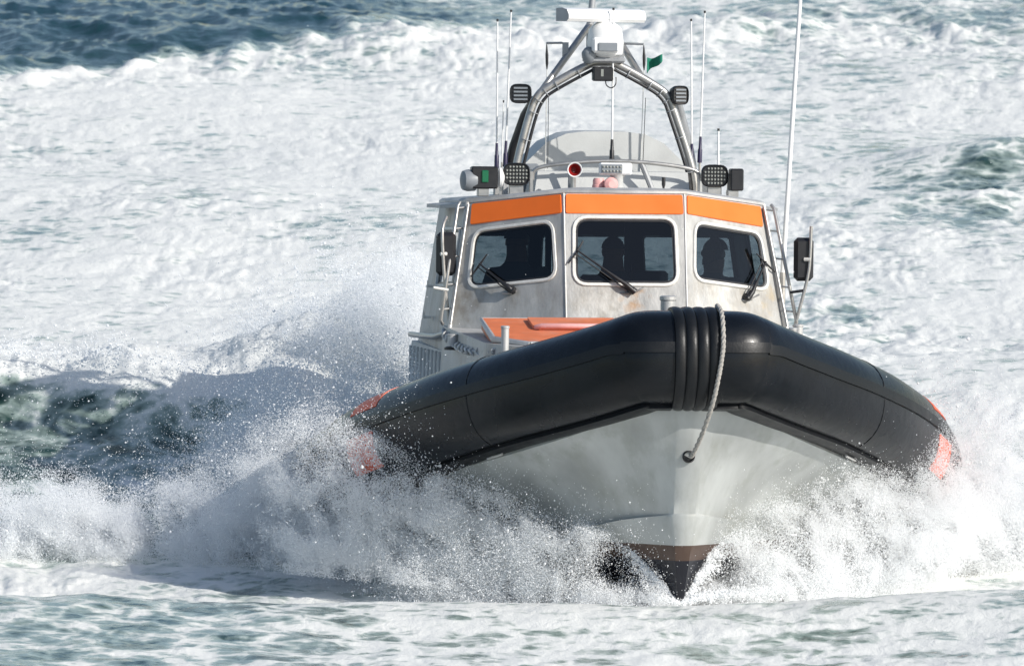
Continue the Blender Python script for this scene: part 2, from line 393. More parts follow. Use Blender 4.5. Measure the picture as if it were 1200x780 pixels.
# ------------------------------------------------------------------ boat frame
yaw, pit, rol = R_(6.2), R_(6.0), R_(1.2)
f_ = Vector((math.sin(yaw)*math.cos(pit), -math.cos(yaw)*math.cos(pit), math.sin(pit)))
p0 = Vector((math.cos(yaw), math.sin(yaw), 0)); u0 = f_.cross(p0)
p_ = p0*math.cos(rol) - u0*math.sin(rol); u_ = f_.cross(p_)
BR = Matrix((f_, p_, u_)).transposed(); BT = Vector((1.4194, 60.0, 1.8672))
def b2w(p): return BT + BR @ Vector(p)
boat = bpy.data.objects.new('rescue_boat', None); col.objects.link(boat)
boat.matrix_world = Matrix.Translation(b2w(BASE)) @ BR.to_4x4()
tag(boat, 'rescue boat with black inflatable collar, grey hull and orange striped wheelhouse', 'boat')
def P(s, y, z): return (-s, y, z)                     # s = metres aft of the bow
def catmull(K, n=10):
    K = np.array(K, float); out = []
    for i in range(len(K)-1):
        a, b, c, d = K[max(i-1, 0)], K[i], K[i+1], K[min(i+2, len(K)-1)]
        for t in np.linspace(0, 1, n, endpoint=False).tolist():
            out.append(.5*(2*b + (c-a)*t + (2*a-5*b+4*c-d)*t*t + (3*b-a-3*c+d)*t**3))
    out.append(K[-1]); return np.array(out)

# hull
Bk = [(.36, .09, -.39), (.52, .50, -.47), (.98, .98, -.66), (1.78, 1.56, -.89), (2.9, 2.05, -1.10), (4.3, 2.32, -1.43), (7, 2.25, -1.62), (12.5, 1.85, -1.66)]
Ck = [(.70, .085, -1.20), (1.10, .40, -1.27), (1.7, .80, -1.42), (2.6, 1.25, -1.60), (3.8, 1.62, -1.74), (5.2, 1.85, -1.83), (8, 1.95, -1.9), (12.6, 1.8, -1.95)]
Kk = [(.92, .022, -1.92), (1.2, .02, -2.08), (1.7, .02, -2.2), (2.6, .02, -2.32), (3.8, .02, -2.4), (5.2, .02, -2.45), (8, .02, -2.5), (12.6, .02, -2.5)]
B_, C_, K_ = catmull(Bk, 9), catmull(Ck, 9), catmull(Kk, 9)
def hull_rows(sg):
    rows = []
    for b, c, k in zip(B_, C_, K_):
        r = [np.array((b[0]+.06, b[1]*.9, b[2]+.5))]
        for t in np.linspace(0, 1, 9).tolist():                    # flared topside
            q = b*(1-t) + c*t; q = q.copy(); q[1] -= .10*np.sin(np.pi*t)*min(1, max(0, (b[1]-.09))); r.append(q)
        lip = c.copy(); wid = min(1, max(0, (c[1]-.085)/.3)); lip[1] += .085*wid; lip[2] -= .012; r.append(lip)
        l2 = lip.copy(); l2[2] -= .02+.01*wid; l2[1] -= .03*wid; r.append(l2)
        for t in np.linspace(.12, 1, 7).tolist():
            q = l2*(1-t) + k*t; q = q.copy(); q[1] -= .08*np.sin(np.pi*t)*wid*c[1]; r.append(q)
        rows.append([P(q[0], sg*q[1], q[2]) for q in r])
    return rows
mb = MB(); rp, rs_ = hull_rows(1), hull_rows(-1)
mb.grid(rp); mb.grid(rs_)
mb.grid([rp[0], [((a[0]+b[0])/2+.012, 0, (a[2]+b[2])/2) for a, b in zip(rp[0], rs_[0])], rs_[0]])       # stem
mb.grid([[r[-1] for r in rp], [r[-1] for r in rs_]]); mb.grid([rp[-1], rs_[-1]])                        # keel, transom
import bmesh
me = mb.mesh('hull'); bm = bmesh.new(); bm.from_mesh(me); bmesh.ops.remove_doubles(bm, verts=bm.verts, dist=.0005)
bmesh.ops.recalc_face_normals(bm, faces=bm.faces); bm.to_mesh(me); bm.free()
me.polygons.foreach_set('use_smooth', [True]*len(me.polygons)); me.set_sharp_from_angle(angle=R_(38))
hull = obj('hull', me, M['hull'], boat); hull['label'] = 'pale grey hull with brown stripe and black bottom'
for sg in (1, -1):                                   # short upper spray rails and fairlead
    mb = MB(); pts = []
    for t in np.linspace(0, 1, 8).tolist():
        s, y, z = 1.15+t*.9, .52+t*.62, -.90-.07*t
        wv = .045*math.sin(math.pi*t)+.004
        pts.append([P(s, sg*y, z+.03), P(s-.02, sg*(y+wv), z-.01), P(s, sg*(y-.03), z-.05)])
    mb.grid(pts); obj('spray_rail', mb, M['hull'], hull, 40, True)
mb = MB().lathe([(.0, -.02), (.047, -.02), (.05, .0), (.038, .012), (.034, -.012), (0, -.014)], P(.49, 0.0, -.755), (1, 0, -.1), 22)
obj('tow_eye', mb, M['black'], hull, 40)
obj('draught_mark', MB().box(P(.86, .075, -1.335), (.012, .035, .014), Matrix.Rotation(.5, 3, 'Z')), M['grey'], hull)

# collar
CK = [(.37, 0, 0, .37), (.37, .28, 0, .37), (.40, .36, -.008, .37), (.47, .45, -.045, .37), (.78, .76, -.165, .37), (1.35, 1.24, -.34, .37), (2.1, 1.70, -.55, .38), (3.1, 2.10, -.80, .385), (4.3, 2.35, -1.10, .385), (6, 2.36, -1.22, .375), (9, 2.2, -1.3, .37), (12.5, 2.0, -1.3, .36)]
half_path = catmull(CK, 10)
full = np.concatenate([half_path[:0:-1]*np.array([1, -1, 1, 1]), half_path])       # starboard aft -> nose -> port aft
def frames(path):
    out = []
    for i in range(len(path)):
        a = Vector(P(*path[max(i-1, 0)][:3])); b = Vector(P(*path[min(i+1, len(path)-1)][:3])); t = (b-a).normalized()
        n = t.cross(Vector((0, 0, 1))).normalized(); n = -n if False else n
        out.append((Vector(P(*path[i][:3])), t, n, n.cross(t) if n.cross(t).z > 0 else t.cross(n), float(path[i][3])))
    return out
FR = frames(full)
if FR[len(FR)//2][2].x < 0: FR = [(c, t, -n, b, r) for (c, t, n, b, r) in FR]
def around(fr, a, extra=0.0):                       # a = 0 faces outward, +90 up; slightly squared section
    c, t, n, b, r = fr
    ca, sa = math.cos(a), math.sin(a); k = (abs(ca)**2.35 + abs(sa)**2.35)**(-1/2.35)
    return tuple(c + (r*k+extra)*(ca*n + sa*b))
mb = MB(); na = 36
mb.grid([[around(fr, 2*math.pi*k/na) for k in range(na)] for fr in FR], closed=True)
collar = obj('collar', mb, M['rubber'], boat, 60, True); collar['label'] = 'black inflatable rubber collar'
mid = len(FR)//2
def band(i0, i1, a0, a1, ex, m, name, n=8, parent=collar):
    mb = MB(); A = np.linspace(a0, a1, n).tolist(); rows = []
    for i in range(i0, i1+1):
        rows.append([around(FR[i], A[0], -.01)] + [around(FR[i], a, ex) for a in A] + [around(FR[i], A[-1], -.01)])
    mb.grid(rows); mb.add(rows[0], [tuple(range(len(rows[0])))]); mb.add(rows[-1], [tuple(range(len(rows[-1])))[::-1]])
    return obj(name, mb, m, parent, 30, True)
for lo, hi in ((0, mid-6), (mid+6, len(FR)-1)):
    band(lo, hi, R_(9), R_(21), .012, M['rubber2'], 'rubbing_strip', 4)
    band(lo, hi, R_(-96), R_(-66), .03, M['rubber2'], 'rubbing_strake', 5)
for sg in (1, -1):                                  # orange bands and seams round the tube
    at_s = lambda s: min(range(len(FR)), key=lambda i: abs(-FR[i][0].x - s) + (0 if (FR[i][0].y*sg) > 0 else 9))
    i0, i1 = sorted((at_s(2.6), at_s(3.0)))
    band(i0, i1, R_(34), R_(110), .004, M['orange_band'], 'orange_band', 12)
    band(i0, i1, R_(-40), R_(4), .004, M['orange_band'], 'orange_band', 10)
    for s in (1.5, 3.4):
        i = at_s(s); c, t, n, b, r = FR[i]
        ring = [Vector(around(FR[i], a, .001)) for a in np.linspace(R_(-60), R_(110), 30).tolist()]
        obj('seam', MB().tube(ring, .0028, 6), M['rubber'], collar, 60)
    for s in (1.55, 2.3):
        i = at_s(s); c, t, n, b, r = FR[i]; q = Vector(around(FR[i], R_(-78), .045)); q2 = q + t*.09
        obj('strake_bracket', MB().tube([q-t*.09, q2], .010, 8), M['alu'], collar)
# ribbed fender over the nose
mb = MB(); rows = []
for a in np.linspace(R_(-112), R_(125), 48).tolist():
    row = []; nar = float(1-.45*sst(R_(60), R_(112), -a))
    for y in np.linspace(-.18, .18, 41).tolist():
        rib = .014 + .017*(abs(math.sin(math.pi*(y+.18)/.36*4)))**.45
        if abs(y) > .172: rib = -.02
        c = Vector(P(.37, y*nar, 0)); ca, sa = math.cos(a), math.sin(a); k = (abs(ca)**2.35+abs(sa)**2.35)**(-1/2.35)
        row.append(tuple(c + (.37*k+rib)*(ca*Vector((1, 0, 0)) + sa*Vector((0, 0, 1)))))
    rows.append(row)
mb.grid(rows); obj('ribbed_fender', mb, M['rubber2'], collar, 50)
# deck, trunk, hatch
mb = MB(); rows = []
for i in range(mid, len(FR)):
    c = FR[i][0]; rows.append([(c.x-.15 if i < mid+12 else c.x, y*max(.02, c.y), c.z+.10) for y in np.linspace(-1, 1, 9).tolist()])
mb.grid(rows); obj('deck', mb, M['deck'], boat, 30, True)
mb = MB()
def prism(mb, prof_lo, prof_hi, mi=0):                  # two closed loops joined, both capped
    n = len(prof_lo); V = list(prof_lo)+list(prof_hi)
    mb.add(V, [(i, (i+1) % n, n+(i+1) % n, n+i) for i in range(n)] + [tuple(range(n))[::-1], tuple(range(n, 2*n))], mi)
lo = [P(1.9, -.55, -.6), P(1.9, .55, -.6), P(3.4, 1.34, -.9), P(5.2, 1.50, -1.1), P(5.2, -1.50, -1.1), P(3.4, -1.34, -.9)]
hi = [P(2.0, -.5, -.02), P(2.0, .5, -.02), P(3.3, 1.28, .03), P(5.2, 1.44, .12), P(5.2, -1.44, .12), P(3.3, -1.28, .03)]
prism(mb, lo, hi); obj('foredeck_trunk', mb, M['alu'], boat, 20, True)
mb = MB()
sl_ = lambda s: -.005 + (s-2.9)*.135
oc = [(3.05, -.95), (3.05, .25), (3.3, .32), (4.25, .32), (4.25, -1.22), (3.3, -1.22)]
prism(mb, [P(s, y, sl_(s)-.06) for s, y in oc], [P(s, y, sl_(s)+.035) for s, y in oc]); trunk = obj('hatch_cover', mb, M['orange_hatch'], boat, 20, True)
rim = [P(s, y, sl_(s)+.012) for s, y in oc]; rim.append(rim[0])
obj('hatch_rim', MB().tube(rim, .028, 8), M['alu'], trunk)
mb = MB(); lidp = [(3.62, -.82), (3.62, -.20), (3.70, -.16), (4.1, -.16), (4.1, -.86), (3.70, -.86)]
prism(mb, [P(s, y, sl_(s)+.03) for s, y in lidp], [P(s, y, sl_(s)+.065) for s, y in lidp]); obj('hatch_lid', mb, M['orange_hatch'], trunk, 20, True)
bar = [P(3.66, -.84, sl_(3.6)+.06), P(3.6, -.80, sl_(3.6)+.075), P(3.6, -.26, sl_(3.6)+.075), P(3.66, -.22, sl_(3.6)+.06)]
obj('grab_bar', MB().tube(bar, .022, 8), M['pink'], trunk, 50)
# bollards
for (s, y, z, r, h, nm) in ((1.05, -.10, .06, .062, .41, 'bow'), (3.0, -1.16, -.06, .033, .24, 's'), (3.0, 1.16, -.06, .033, .24, 'p'), (4.55, 1.43, -.05, .04, .22, 'p'), (4.55, -1.43, -.05, .04, .12, 's')):
    b = obj('bollard', MB().lathe([(r*.95, 0), (r*.95, h*.9), (r*1.08, h*.92), (r*1.08, h*.98), (r*.8, h)], P(s, y, z), n=18), M['alu'], boat)
    obj('bollard_foot', MB().lathe([(r*1.6, 0), (r*1.6, .02), (r*1.0, .03)], P(s, y, z-.01), n=16), M['black'], b)

# ------------------------------------------------------------------ wheelhouse
V_ = Vector
qC = [V_(P(4.45, -.5, .1)), V_(P(4.45, .5, .1)), V_(P(4.75, .5, 1.235)), V_(P(4.75, -.5, 1.235))]
qL = [V_(P(5.0, -1.42, .0)), V_(P(4.45, -.5, .1)), V_(P(4.75, -.5, 1.235)), V_(P(5.3, -1.235, 1.14))]
mir = lambda q: V_((q.x, -q.y, q.z))
qR = [mir(qL[1]), mir(qL[0]), mir(qL[3]), mir(qL[2])]
qSL = [V_(P(7.4, -1.44, -.1)), qL[0], qL[3], V_(P(7.4, -1.255, 1.12))]
qSR = [qR[1], mir(qSL[0]), mir(qSL[3]), qR[2]]
aL, aR = qSL[0], qSR[1]; tL, tR = qSL[3], qSR[2]
qB = [[aR.lerp(aL, k/3), aR.lerp(aL, (k+1)/3), tR.lerp(tL, (k+1)/3), tR.lerp(tL, k/3)] for k in range(3)]
def bil(q, u, v): return q[0]*(1-u)*(1-v) + q[1]*u*(1-v) + q[2]*u*v + q[3]*(1-u)*v
def qn(q): return ((q[1]-q[0]).cross(q[3]-q[0])).normalized()
def rounded(hole, rad, q, n=6):                            # rounded quad in panel coordinates (bl, br, tr, tl)
    W, Hh = (q[1]-q[0]).length, (q[3]-q[0]).length; out = []
    for i in range(4):
        p, a, b = Vector(hole[i]), Vector(hole[i-1]), Vector(hole[(i+1) % 4])
        sc_ = lambda d: d / math.hypot(d.x*W, d.y*Hh) * rad
        A = p + sc_(a-p); Bp = p + sc_(b-p)
        for t in np.linspace(0, 1, n).tolist(): out.append(A*(1-t)**2 + p*2*t*(1-t) + Bp*t*t)
    return out
def grow(loop, q, d):
    W, Hh = (q[1]-q[0]).length, (q[3]-q[0]).length
    c = sum(loop, Vector((0, 0)))/len(loop); out = []
    n = len(loop)
    for i in range(n):
        a, b = loop[i-1], loop[(i+1) % n]; t = Vector(((b-a).x*W, (b-a).y*Hh)).normalized(); nn = Vector((t.y, -t.x))
        out.append(loop[i] + Vector((nn.x*d/W, nn.y*d/Hh)))
    return out
def wall_panel(mb, q, loop, th=.035):
    c = sum(loop, Vector((0, 0)))/len(loop); N = len(loop); outer = []
    for l in loop:
        d = l-c; k = min((((1 if d.x > 0 else 0)-c.x)/d.x) if abs(d.x) > 1e-9 else 9e9, (((1 if d.y > 0 else 0)-c.y)/d.y) if abs(d.y) > 1e-9 else 9e9)
        outer.append(c + d*k)
    for cr in ((0, 0), (1, 0), (1, 1), (0, 1)):
        i = min(range(N), key=lambda j: (outer[j]-Vector(cr)).length); outer[i] = Vector(cr)
    nn = qn(q)
    po = [bil(q, *o) for o in outer]; pi = [bil(q, *l) for l in loop]
    po2 = [p-nn*th for p in po]; pi2 = [p-nn*th for p in pi]
    V = po+pi+po2+pi2; F = []; G = []
    for i in range(N):
        j = (i+1) % N
        F.append((i, j, N+j, N+i)); F.append((N+i, N+j, 3*N+j, 3*N+i)); G.append((2*N+j, 2*N+i, 3*N+i, 3*N+j))
    b = len(mb.v); mb.add(V, F, 0); mb.f += [tuple(k+b for k in g) for g in G]; mb.m += [1]*len(G)
wh = MB(); WIN = []
hC = [(.085, .35), (.915, .35), (.905, .808), (.095, .808)]
hS = [(.13, .385), (.905, .395), (.875, .79), (.125, .775)]
hSr = [(1-x, y) for x, y in (hS[1], hS[0], hS[3], hS[2])]
hside = [(.35, .42), (.9, .42), (.9, .8), (.35, .8)]; hsideR = [(.1, .42), (.65, .42), (.65, .8), (.1, .8)]
hB = [(.06, .37), (.94, .37), (.94, .78), (.06, .78)]
for q, h, r in ((qC, hC, .10), (qL, hS, .10), (qR, hSr, .10), (qSL, hside, .06), (qSR, hsideR, .06), (qB[0], hB, .05), (qB[1], hB, .05), (qB[2], hB, .05)):
    lp = rounded(h, r, q); wall_panel(wh, q, lp); WIN.append((q, lp))
# base below the window panels, down into the trunk
loop = [qL[0], qL[1], qC[1], qR[1], qSR[1], qSL[0]]; drop = [p - V_((0, 0, .75)) for p in loop]
wh.grid([[*loop, loop[0]], [*drop, drop[0]]])
wheel = obj('wheelhouse', wh, [M['alu_stained'], M['inside']], boat, 20); wheel['label'] = 'weathered grey aluminium wheelhouse'
fl = [V_((p.x, p.y, -.45)) for p in loop]; obj('cabin_floor', MB().add(fl, [tuple(range(6))]), M['inside'], wheel)
# roof: cambered, rounded front edge, small overhang
mb = MB(); top = [qL[3], qL[2], qC[2], qR[2], qSR[2], qSL[3]]; rc = V_(P(6.2, 0, 1.14)); rings = []
for k, (sc2, dz) in enumerate(((.985, -.012), (1.008, -.004), (1.008, .016), (.985, .035), (.6, .075), (.02, .10))):
    rings.append([rc + (p-rc)*sc2 + V_((0, 0, dz - (1-sc2)*(p.z-rc.z)*0)) for p in top])
mb.grid(rings, closed=True); obj('roof', mb, M['alu'], wheel, 40, True)
# windows
for i, (q, lp) in enumerate(WIN):
    nn = qn(q); f1, f0 = grow(lp, q, .032), grow(lp, q, -.004); N = len(lp)
    A = [bil(q, *a)+nn*.003 for a in f1]; A2 = [bil(q, *a)+nn*.016 for a in grow(lp, q, .026)]; B2 = [bil(q, *a)+nn*.016 for a in grow(lp, q, .004)]; Bq = [bil(q, *a)-nn*.012 for a in f0]
    mb = MB().grid([A, A2, B2, Bq], closed=True)
    fr = obj('window_frame', mb, M['cream'], wheel, 40)
    gk = [bil(q, *a)-nn*.004 for a in grow(lp, q, .006)]; gk2 = [bil(q, *a)-nn*.004 for a in grow(lp, q, -.018)]
    obj('gasket', MB().grid([gk, gk2], closed=True), M['black'], wheel)
    g = [bil(q, *a)-nn*.010 for a in grow(lp, q, .002)]
    obj('window_pane', MB().add(g, [tuple(range(N))]), M['glass'], wheel)
# orange stripe panels
for q, h in ((qC, [(.01, .845), (.99, .845), (.985, .988), (.015, .988)]), (qL, [(.06, .832), (.98, .85), (.975, .988), (.05, .985)]), (qR, [(.02, .85), (.94, .832), (.95, .985), (.025, .988)])):
    lp = rounded(h, .022, q, 4); nn = qn(q); A = [bil(q, *a)-nn*.002 for a in lp]; A2 = [bil(q, *a)+nn*.012 for a in grow(lp, q, -.004)]
    obj('orange_stripe', MB().grid([A, A2], closed=True).add(A2, [tuple(range(len(A2)))]), M['orange'], wheel, 40)
# weld ribs between the panels, rust stains under the wipers
for q, k in ((qC, 0), (qC, 1)):
    a, b = (q[0], q[3]) if k == 0 else (q[1], q[2]); obj('weld_rib', MB().tube([a+qn(q)*.0, b+qn(q)*.0], .007, 8), M['alu'], wheel)
for sgn in (-1, 1):
    a, b = (qL[0], qL[3]) if sgn < 0 else (qR[1], qR[2]); obj('corner_rib', MB().tube([a, b], .02, 8), M['alu'], wheel)
def stain(q, u, v, w_, h_):
    nn = qn(q); pts = []
    for k in range(14):
        a = 2*math.pi*k/14; rr = 1+.35*math.sin(3*a+u*9)+.2*math.sin(5*a)
        pts.append(bil(q, u+w_*rr*math.cos(a), v+h_*rr*math.sin(a)*(1.5 if math.sin(a) < 0 else .7))+nn*.0022)
    return obj('rust_stain', MB().add(pts, [tuple(range(14))]), M['rust'], wheel)
# wipers
def wiper(q, piv, tip, sg):
    nn = qn(q); a, b = bil(q, *piv), bil(q, *tip); d = (b-a)
    w_ = obj('wiper', MB().tube([a+nn*.01, a+nn*.055, a+d*.1+nn*.07, a+d*.45+nn*.06, b+nn*.05], [.016, .022, .020, .010, .007], 8), M['black'], wheel, 50)
    obj('wiper_motor', MB().lathe([(.034, 0), (.034, .035), (.022, .05)], a, nn, 14).tube([a-d*.06+nn*.035, a+d*.12+nn*.06], [.030, .024], 8), M['black'], wheel, 50)
    side = nn.cross(d).normalized()
    obj('wiper_rod', MB().tube([a+side*.028+nn*.05, b+side*.03+nn*.045], .005, 6), M['black'], wheel)
    up = side if side.z > 0 else -side
    obj('wiper_blade', MB().tube([b+d*.02+up*.10+nn*.028, b+nn*.03, b-up*.13+nn*.028], [.006, .010, .006], 8), M['black'], wheel)
    obj('wiper_bracket', MB().tube([a-nn*.0+V_((0, -.09, -.02)), a+nn*.03+V_((0, -.0, -.03)), a+V_((0, .10, .02))+nn*.02], .008, 6), M['steel'], wheel)
wiper(qL, (.53, .325), (.22, .53), -1); wiper(qC, (.54, .295), (.10, .57), -1); wiper(qR, (.62, .30), (.86, .57), 1)

# ------------------------------------------------------------------ gear on the wheelhouse roof
def oct_light(name, c, wd, hh, face=(1, 0, 0), dots=True, bars=False, parent=boat):
    fx = Vector(face).normalized(); sy = Vector((0, 0, 1)).cross(fx).normalized(); uz = fx.cross(sy); c = Vector(c)
    def ringp(sc2, off): return [c + fx*off + sy*(wd/2*sc2*(abs(math.cos(t))**.6)*math.copysign(1, math.cos(t))) + uz*(hh/2*sc2*(abs(math.sin(t))**.6)*math.copysign(1, math.sin(t))) for t in np.linspace(0, 2*math.pi, 24, endpoint=False).tolist()]
    mb = MB().grid([ringp(.35, -.10), ringp(.82, -.08), ringp(1, -.02), ringp(1, .02), ringp(.93, .03), ringp(.88, .012)], closed=True)
    mb.add(ringp(.88, .012), [tuple(range(24))]); mb.add(ringp(.35, -.10), [tuple(range(24))[::-1]])
    o = obj(name, mb, M['black'], parent, 40, True)
    if dots:
        mb = MB(); nx, nz = 7, 5
        for i in range(nx):
            for j in range(nz):
                a, b = (i-(nx-1)/2)/(nx/2), (j-(nz-1)/2)/(nz/2)
                if abs(a)**3+abs(b)**3 > .95: continue
                p = c + fx*.016 + sy*(a*wd*.42) + uz*(b*hh*.40); mb.lathe([(.0105, 0), (.008, .008), (.001, .010)], p, fx, 8)
        obj('led_array', mb, M['led'], o, 60)
    if bars:
        for j in range(4):
            obj('reflector_bar', MB().box(c + fx*.018 + uz*((j-1.5)*hh*.19), (.012, wd*.62, hh*.09), Matrix((fx, sy, uz)).transposed()), M['grey'], o)
    return o
for y in (-.81, .85):
    oct_light('floodlight', P(5.5, y, 1.375), .225, .19)
    b = obj('floodlight_bracket', MB().box(P(5.53, y, 1.245), (.06, .12, .09), bev=.006).box(P(5.56, y+.13, 1.29), (.05, .03, .22), bev=.004).box(P(5.56, y-.125, 1.27), (.03, .02, .16)), M['steel'], boat)
# navigation light housings
for sg in (-1, 1):
    y = -1.06 if sg < 0 else 1.03
    h = obj('navigation_light', MB().box(P(5.5, y-.02*(sg < 0), 1.345), (.16, .22 if sg < 0 else .11, .185), bev=.012), M['black'], boat)
    if sg < 0:
        obj('green_lens', MB().box(P(5.415, y-.02, 1.355), (.02, .055, .10), bev=.006), M['green'], h)
        obj('loudspeaker', MB().lathe([(.05, -.02), (.088, 0), (.092, .06), (.08, .10), (.04, .115)], P(5.5, -1.16, 1.32), (.25, -1, 0), 18), M['grey'], boat)
        obj('light_reflector', MB().lathe([(.085, 0), (.085, .02), (.03, .045)], P(5.5, -.955, 1.345), (0, 1, 0), 18), M['white'], h)
    obj('light_foot', MB().box(P(5.5, y-.03, 1.225), (.12, .09, .07), bev=.006), M['steel'], h)
# raised box on the roof with rail, horn, lamps
lo = [P(5.72, -.64, 1.17), P(5.72, .68, 1.17), P(7.3, .70, 1.17), P(7.3, -.66, 1.17)]
hi = [P(5.78, -.60, 1.40), P(5.78, .66, 1.40), P(7.3, .70, 1.40), P(7.3, -.66, 1.40)]
mb = MB(); prism(mb, lo, hi); cas = obj('roof_casing', mb, M['white_alu'], boat, 20, True)
prof = [(-.68, 1.36), (-.60, 1.46), (-.42, 1.64), (-.25, 1.715), (-.10, 1.735), (.25, 1.735), (.42, 1.715), (.58, 1.64), (.76, 1.47), (.82, 1.36)]
mb = MB(); prism(mb, [P(6.75, y, z) for y, z in prof], [P(7.5, y, z+.01) for y, z in prof]); obj('air_intake_hood', mb, M['white_alu'], boat, 25, True)
rail = [P(5.66, -.66, 1.33), P(5.64, -.62, 1.425), P(5.62, -.35, 1.47), P(5.62, 0, 1.49), P(5.62, .35, 1.475), P(5.64, .70, 1.42), P(5.66, .74, 1.33)]
rl = obj('roof_rail', MB().tube([tuple(p) for p in catmull(rail, 5)], .017, 8), M['steel'], boat, 60)
for y, dy, r in ((-.34, 0, .022), (.25, .12, .024)):
    obj('rail_post', MB().tube([P(5.66, y+dy, 1.20), P(5.63, y, 1.48)], r, 8), M['alu_dark'], rl)
hb = obj('horn', MB().lathe([(.02, -.16), (.022, -.10), (.03, -.04), (.056, 0), (.064, .012), (.060, .016), (.052, .010), (.036, -.03), (.02, -.08)], P(5.34, -.343, 1.417), (1, 0, 0), 22), M['white'], boat, 50)
obj('horn_throat', MB().lathe([(.052, .006), (.034, -.03), (.018, -.07), (.002, -.075)], P(5.335, -.343, 1.417), (1, 0, 0), 20, 0, False), M['red'], hb)
obj('horn_foot', MB().tube([P(5.42, -.343, 1.20), P(5.42, -.343, 1.40)], .022, 10), M['steel'], hb)
ml = obj('deck_lamp', MB().box(P(5.36, 0.0, 1.427), (.10, .27, .10), bev=.012), M['white'], boat)
obj('lamp_face', MB().box(P(5.305, -.035, 1.427), (.012, .175, .075), bev=.004), M['grey'], ml)
mb = MB()
for i in range(6):
    for j in range(2): mb.lathe([(.011, 0), (.008, .006), (.001, .008)], P(5.298, -.105+i*.028, 1.41+j*.034), (1, 0, 0), 8)
obj('led_array', mb, M['led'], ml, 60)
obj('lamp_post', MB().lathe([(.05, 0), (.05, .14), (.07, .17)], P(5.38, .02, 1.21), n=16), M['white_alu'], ml)
obj('beacon', MB().lathe([(.055, 0), (.055, .07), (.05, .075), (.05, .11), (.04, .13)], P(5.34, -.14, 1.22), n=16), M['pink'], boat)
obj('beacon', MB().lathe([(.05, 0), (.058, .02), (.058, .05), (.03, .07)], P(5.30, -.055, 1.30), (1, .2, 0), 16), M['pink'], boat)
obj('stub_antenna', MB().tube([P(5.4, .41, 1.2), P(5.4, .41, 1.27), P(5.4, .41, 1.30), P(5.4, .41, 1.36)], [.008, .008, .016, .016], 8), M['black'], boat)

# ------------------------------------------------------------------ mast arch, radar, aerials
arch = [P(6.0, -.78, 1.15), P(6.0, -.76, 1.42), P(6.0, -.655, 1.85), P(6.0, -.58, 2.03), P(6.0, -.45, 2.13), P(6.0, -.16, 2.29), P(6.0, -.03, 2.31), P(6.0, .10, 2.29), P(6.0, .38, 2.14), P(6.0, .51, 2.04), P(6.0, .58, 1.88), P(6.0, .73, 1.42), P(6.0, .76, 1.15)]
am = obj('mast_arch', MB().tube([tuple(p) for p in catmull(arch, 5)], .034, 12), M['steel'], boat, 60); am['label'] = 'steel tube mast arch'
for y0, z0, y1, z1 in ((-.60, 2.0, -.11, 2.63), (.33, 2.13, .15, 2.49)):
    obj('mast_strut', MB().tube([P(6.0, y0, z0), P(6.35, y1, z1)], .030, 10), M['steel'], am, 60)
obj('mast_pole', MB().tube([P(6.4, -.10, 2.35), P(6.4, -.10, 2.62), P(6.4, -.06, 3.1)], [.032, .032, .022], 10), M['alu_dark'], am, 60)
for sg in (-1, 1):
    pts = [P(6.06, sg*.60, 2.0), P(6.25, sg*.66, 1.86), P(6.35, sg*.74, 1.6), P(6.4, sg*.80, 1.30)]
    obj('rear_leg', MB().tube(pts, [.038, .045, .045, .045], 8), M['black'] if sg < 0 else M['alu_dark'], am, 60)
    cb = [Vector(p) + Vector((.03, -.045*sg, -.035)) for p in catmull(arch[7:13] if sg > 0 else [arch[5], arch[4], arch[3], arch[2], arch[1]], 5)]
    obj('cable_run', MB().tube(cb, .014, 7), M['black'], am, 60)
    for k in range(2, len(cb)-1, 3):
        obj('cable_tie', MB().tube([cb[k]+Vector((-.03, .03*sg, .03)), cb[k]], .042, 8) if False else MB().lathe([(.046, -.003), (.046, .003)], cb[k]*.5+(cb[k]+Vector((-.03, .045*sg, .035)))*.5, cb[min(k+1, len(cb)-1)]-cb[k-1], 12), M['alu_dark'], am)
obj('arch_plate', MB().box(P(5.98, -.03, 2.335), (.22, .34, .05), bev=.015), M['alu_dark'], am)
oct_light('search_floodlight', P(5.92, -.735, 2.045), .185, .165, (1, -.12, 0), False, True)
oct_light('search_floodlight', P(5.95, .61, 2.045), .15, .16, (1, .35, 0), False, True)
# radar
rad = obj('radar_pedestal', MB().lathe([(.10, 0), (.145, .03), (.155, .13), (.14, .24), (.10, .28), (.055, .31), (.05, .37)], P(5.98, -.02, 2.35), n=24), M['white'], boat, 50); rad['label'] = 'white radar pedestal'
obj('radar_box', MB().box(P(5.86, -.035, 2.455), (.14, .23, .13), Matrix.Rotation(.0, 3, 'Z'), .02), M['white'], rad)
bx = obj('radar_lamp', MB().box(P(5.782, -.02, 2.44), (.012, .16, .07), bev=.004), M['grey'], rad)
mb = MB(); pr = [(-.075, -.055), (.06, -.055), (.085, -.03), (.085, .0), (.06, .045), (.0, .06), (-.075, .055)]
rot = Matrix.Rotation(R_(36), 3, 'Z'); cen = Vector(P(5.98, -.06, 2.705))
prism(mb, [cen + rot @ Vector((a, -.44, b)) for a, b in pr], [cen + rot @ Vector((a, .44, b)) for a, b in pr]); rs2 = obj('radar_scanner', mb, M['white'], boat, 35, True)
obj('scanner_end', MB().add([cen + rot @ Vector((a*.96, -.4415, b*.96)) for a, b in pr], [tuple(range(len(pr)))]), M['alu_dark'], rs2)
obj('camera_box', MB().box(P(5.9, -.05, 2.215), (.12, .17, .12), bev=.012), M['black'], boat)
obj('camera_window', MB().box(P(5.838, -.06, 2.225), (.006, .022, .06)), M['led'], bpy.data.objects['camera_box'])
loopc = [P(5.86, -.03, 2.16), P(5.85, -.02, 2.12), P(5.85, .02, 2.10), P(5.85, .055, 2.13), P(5.87, .06, 2.19)]
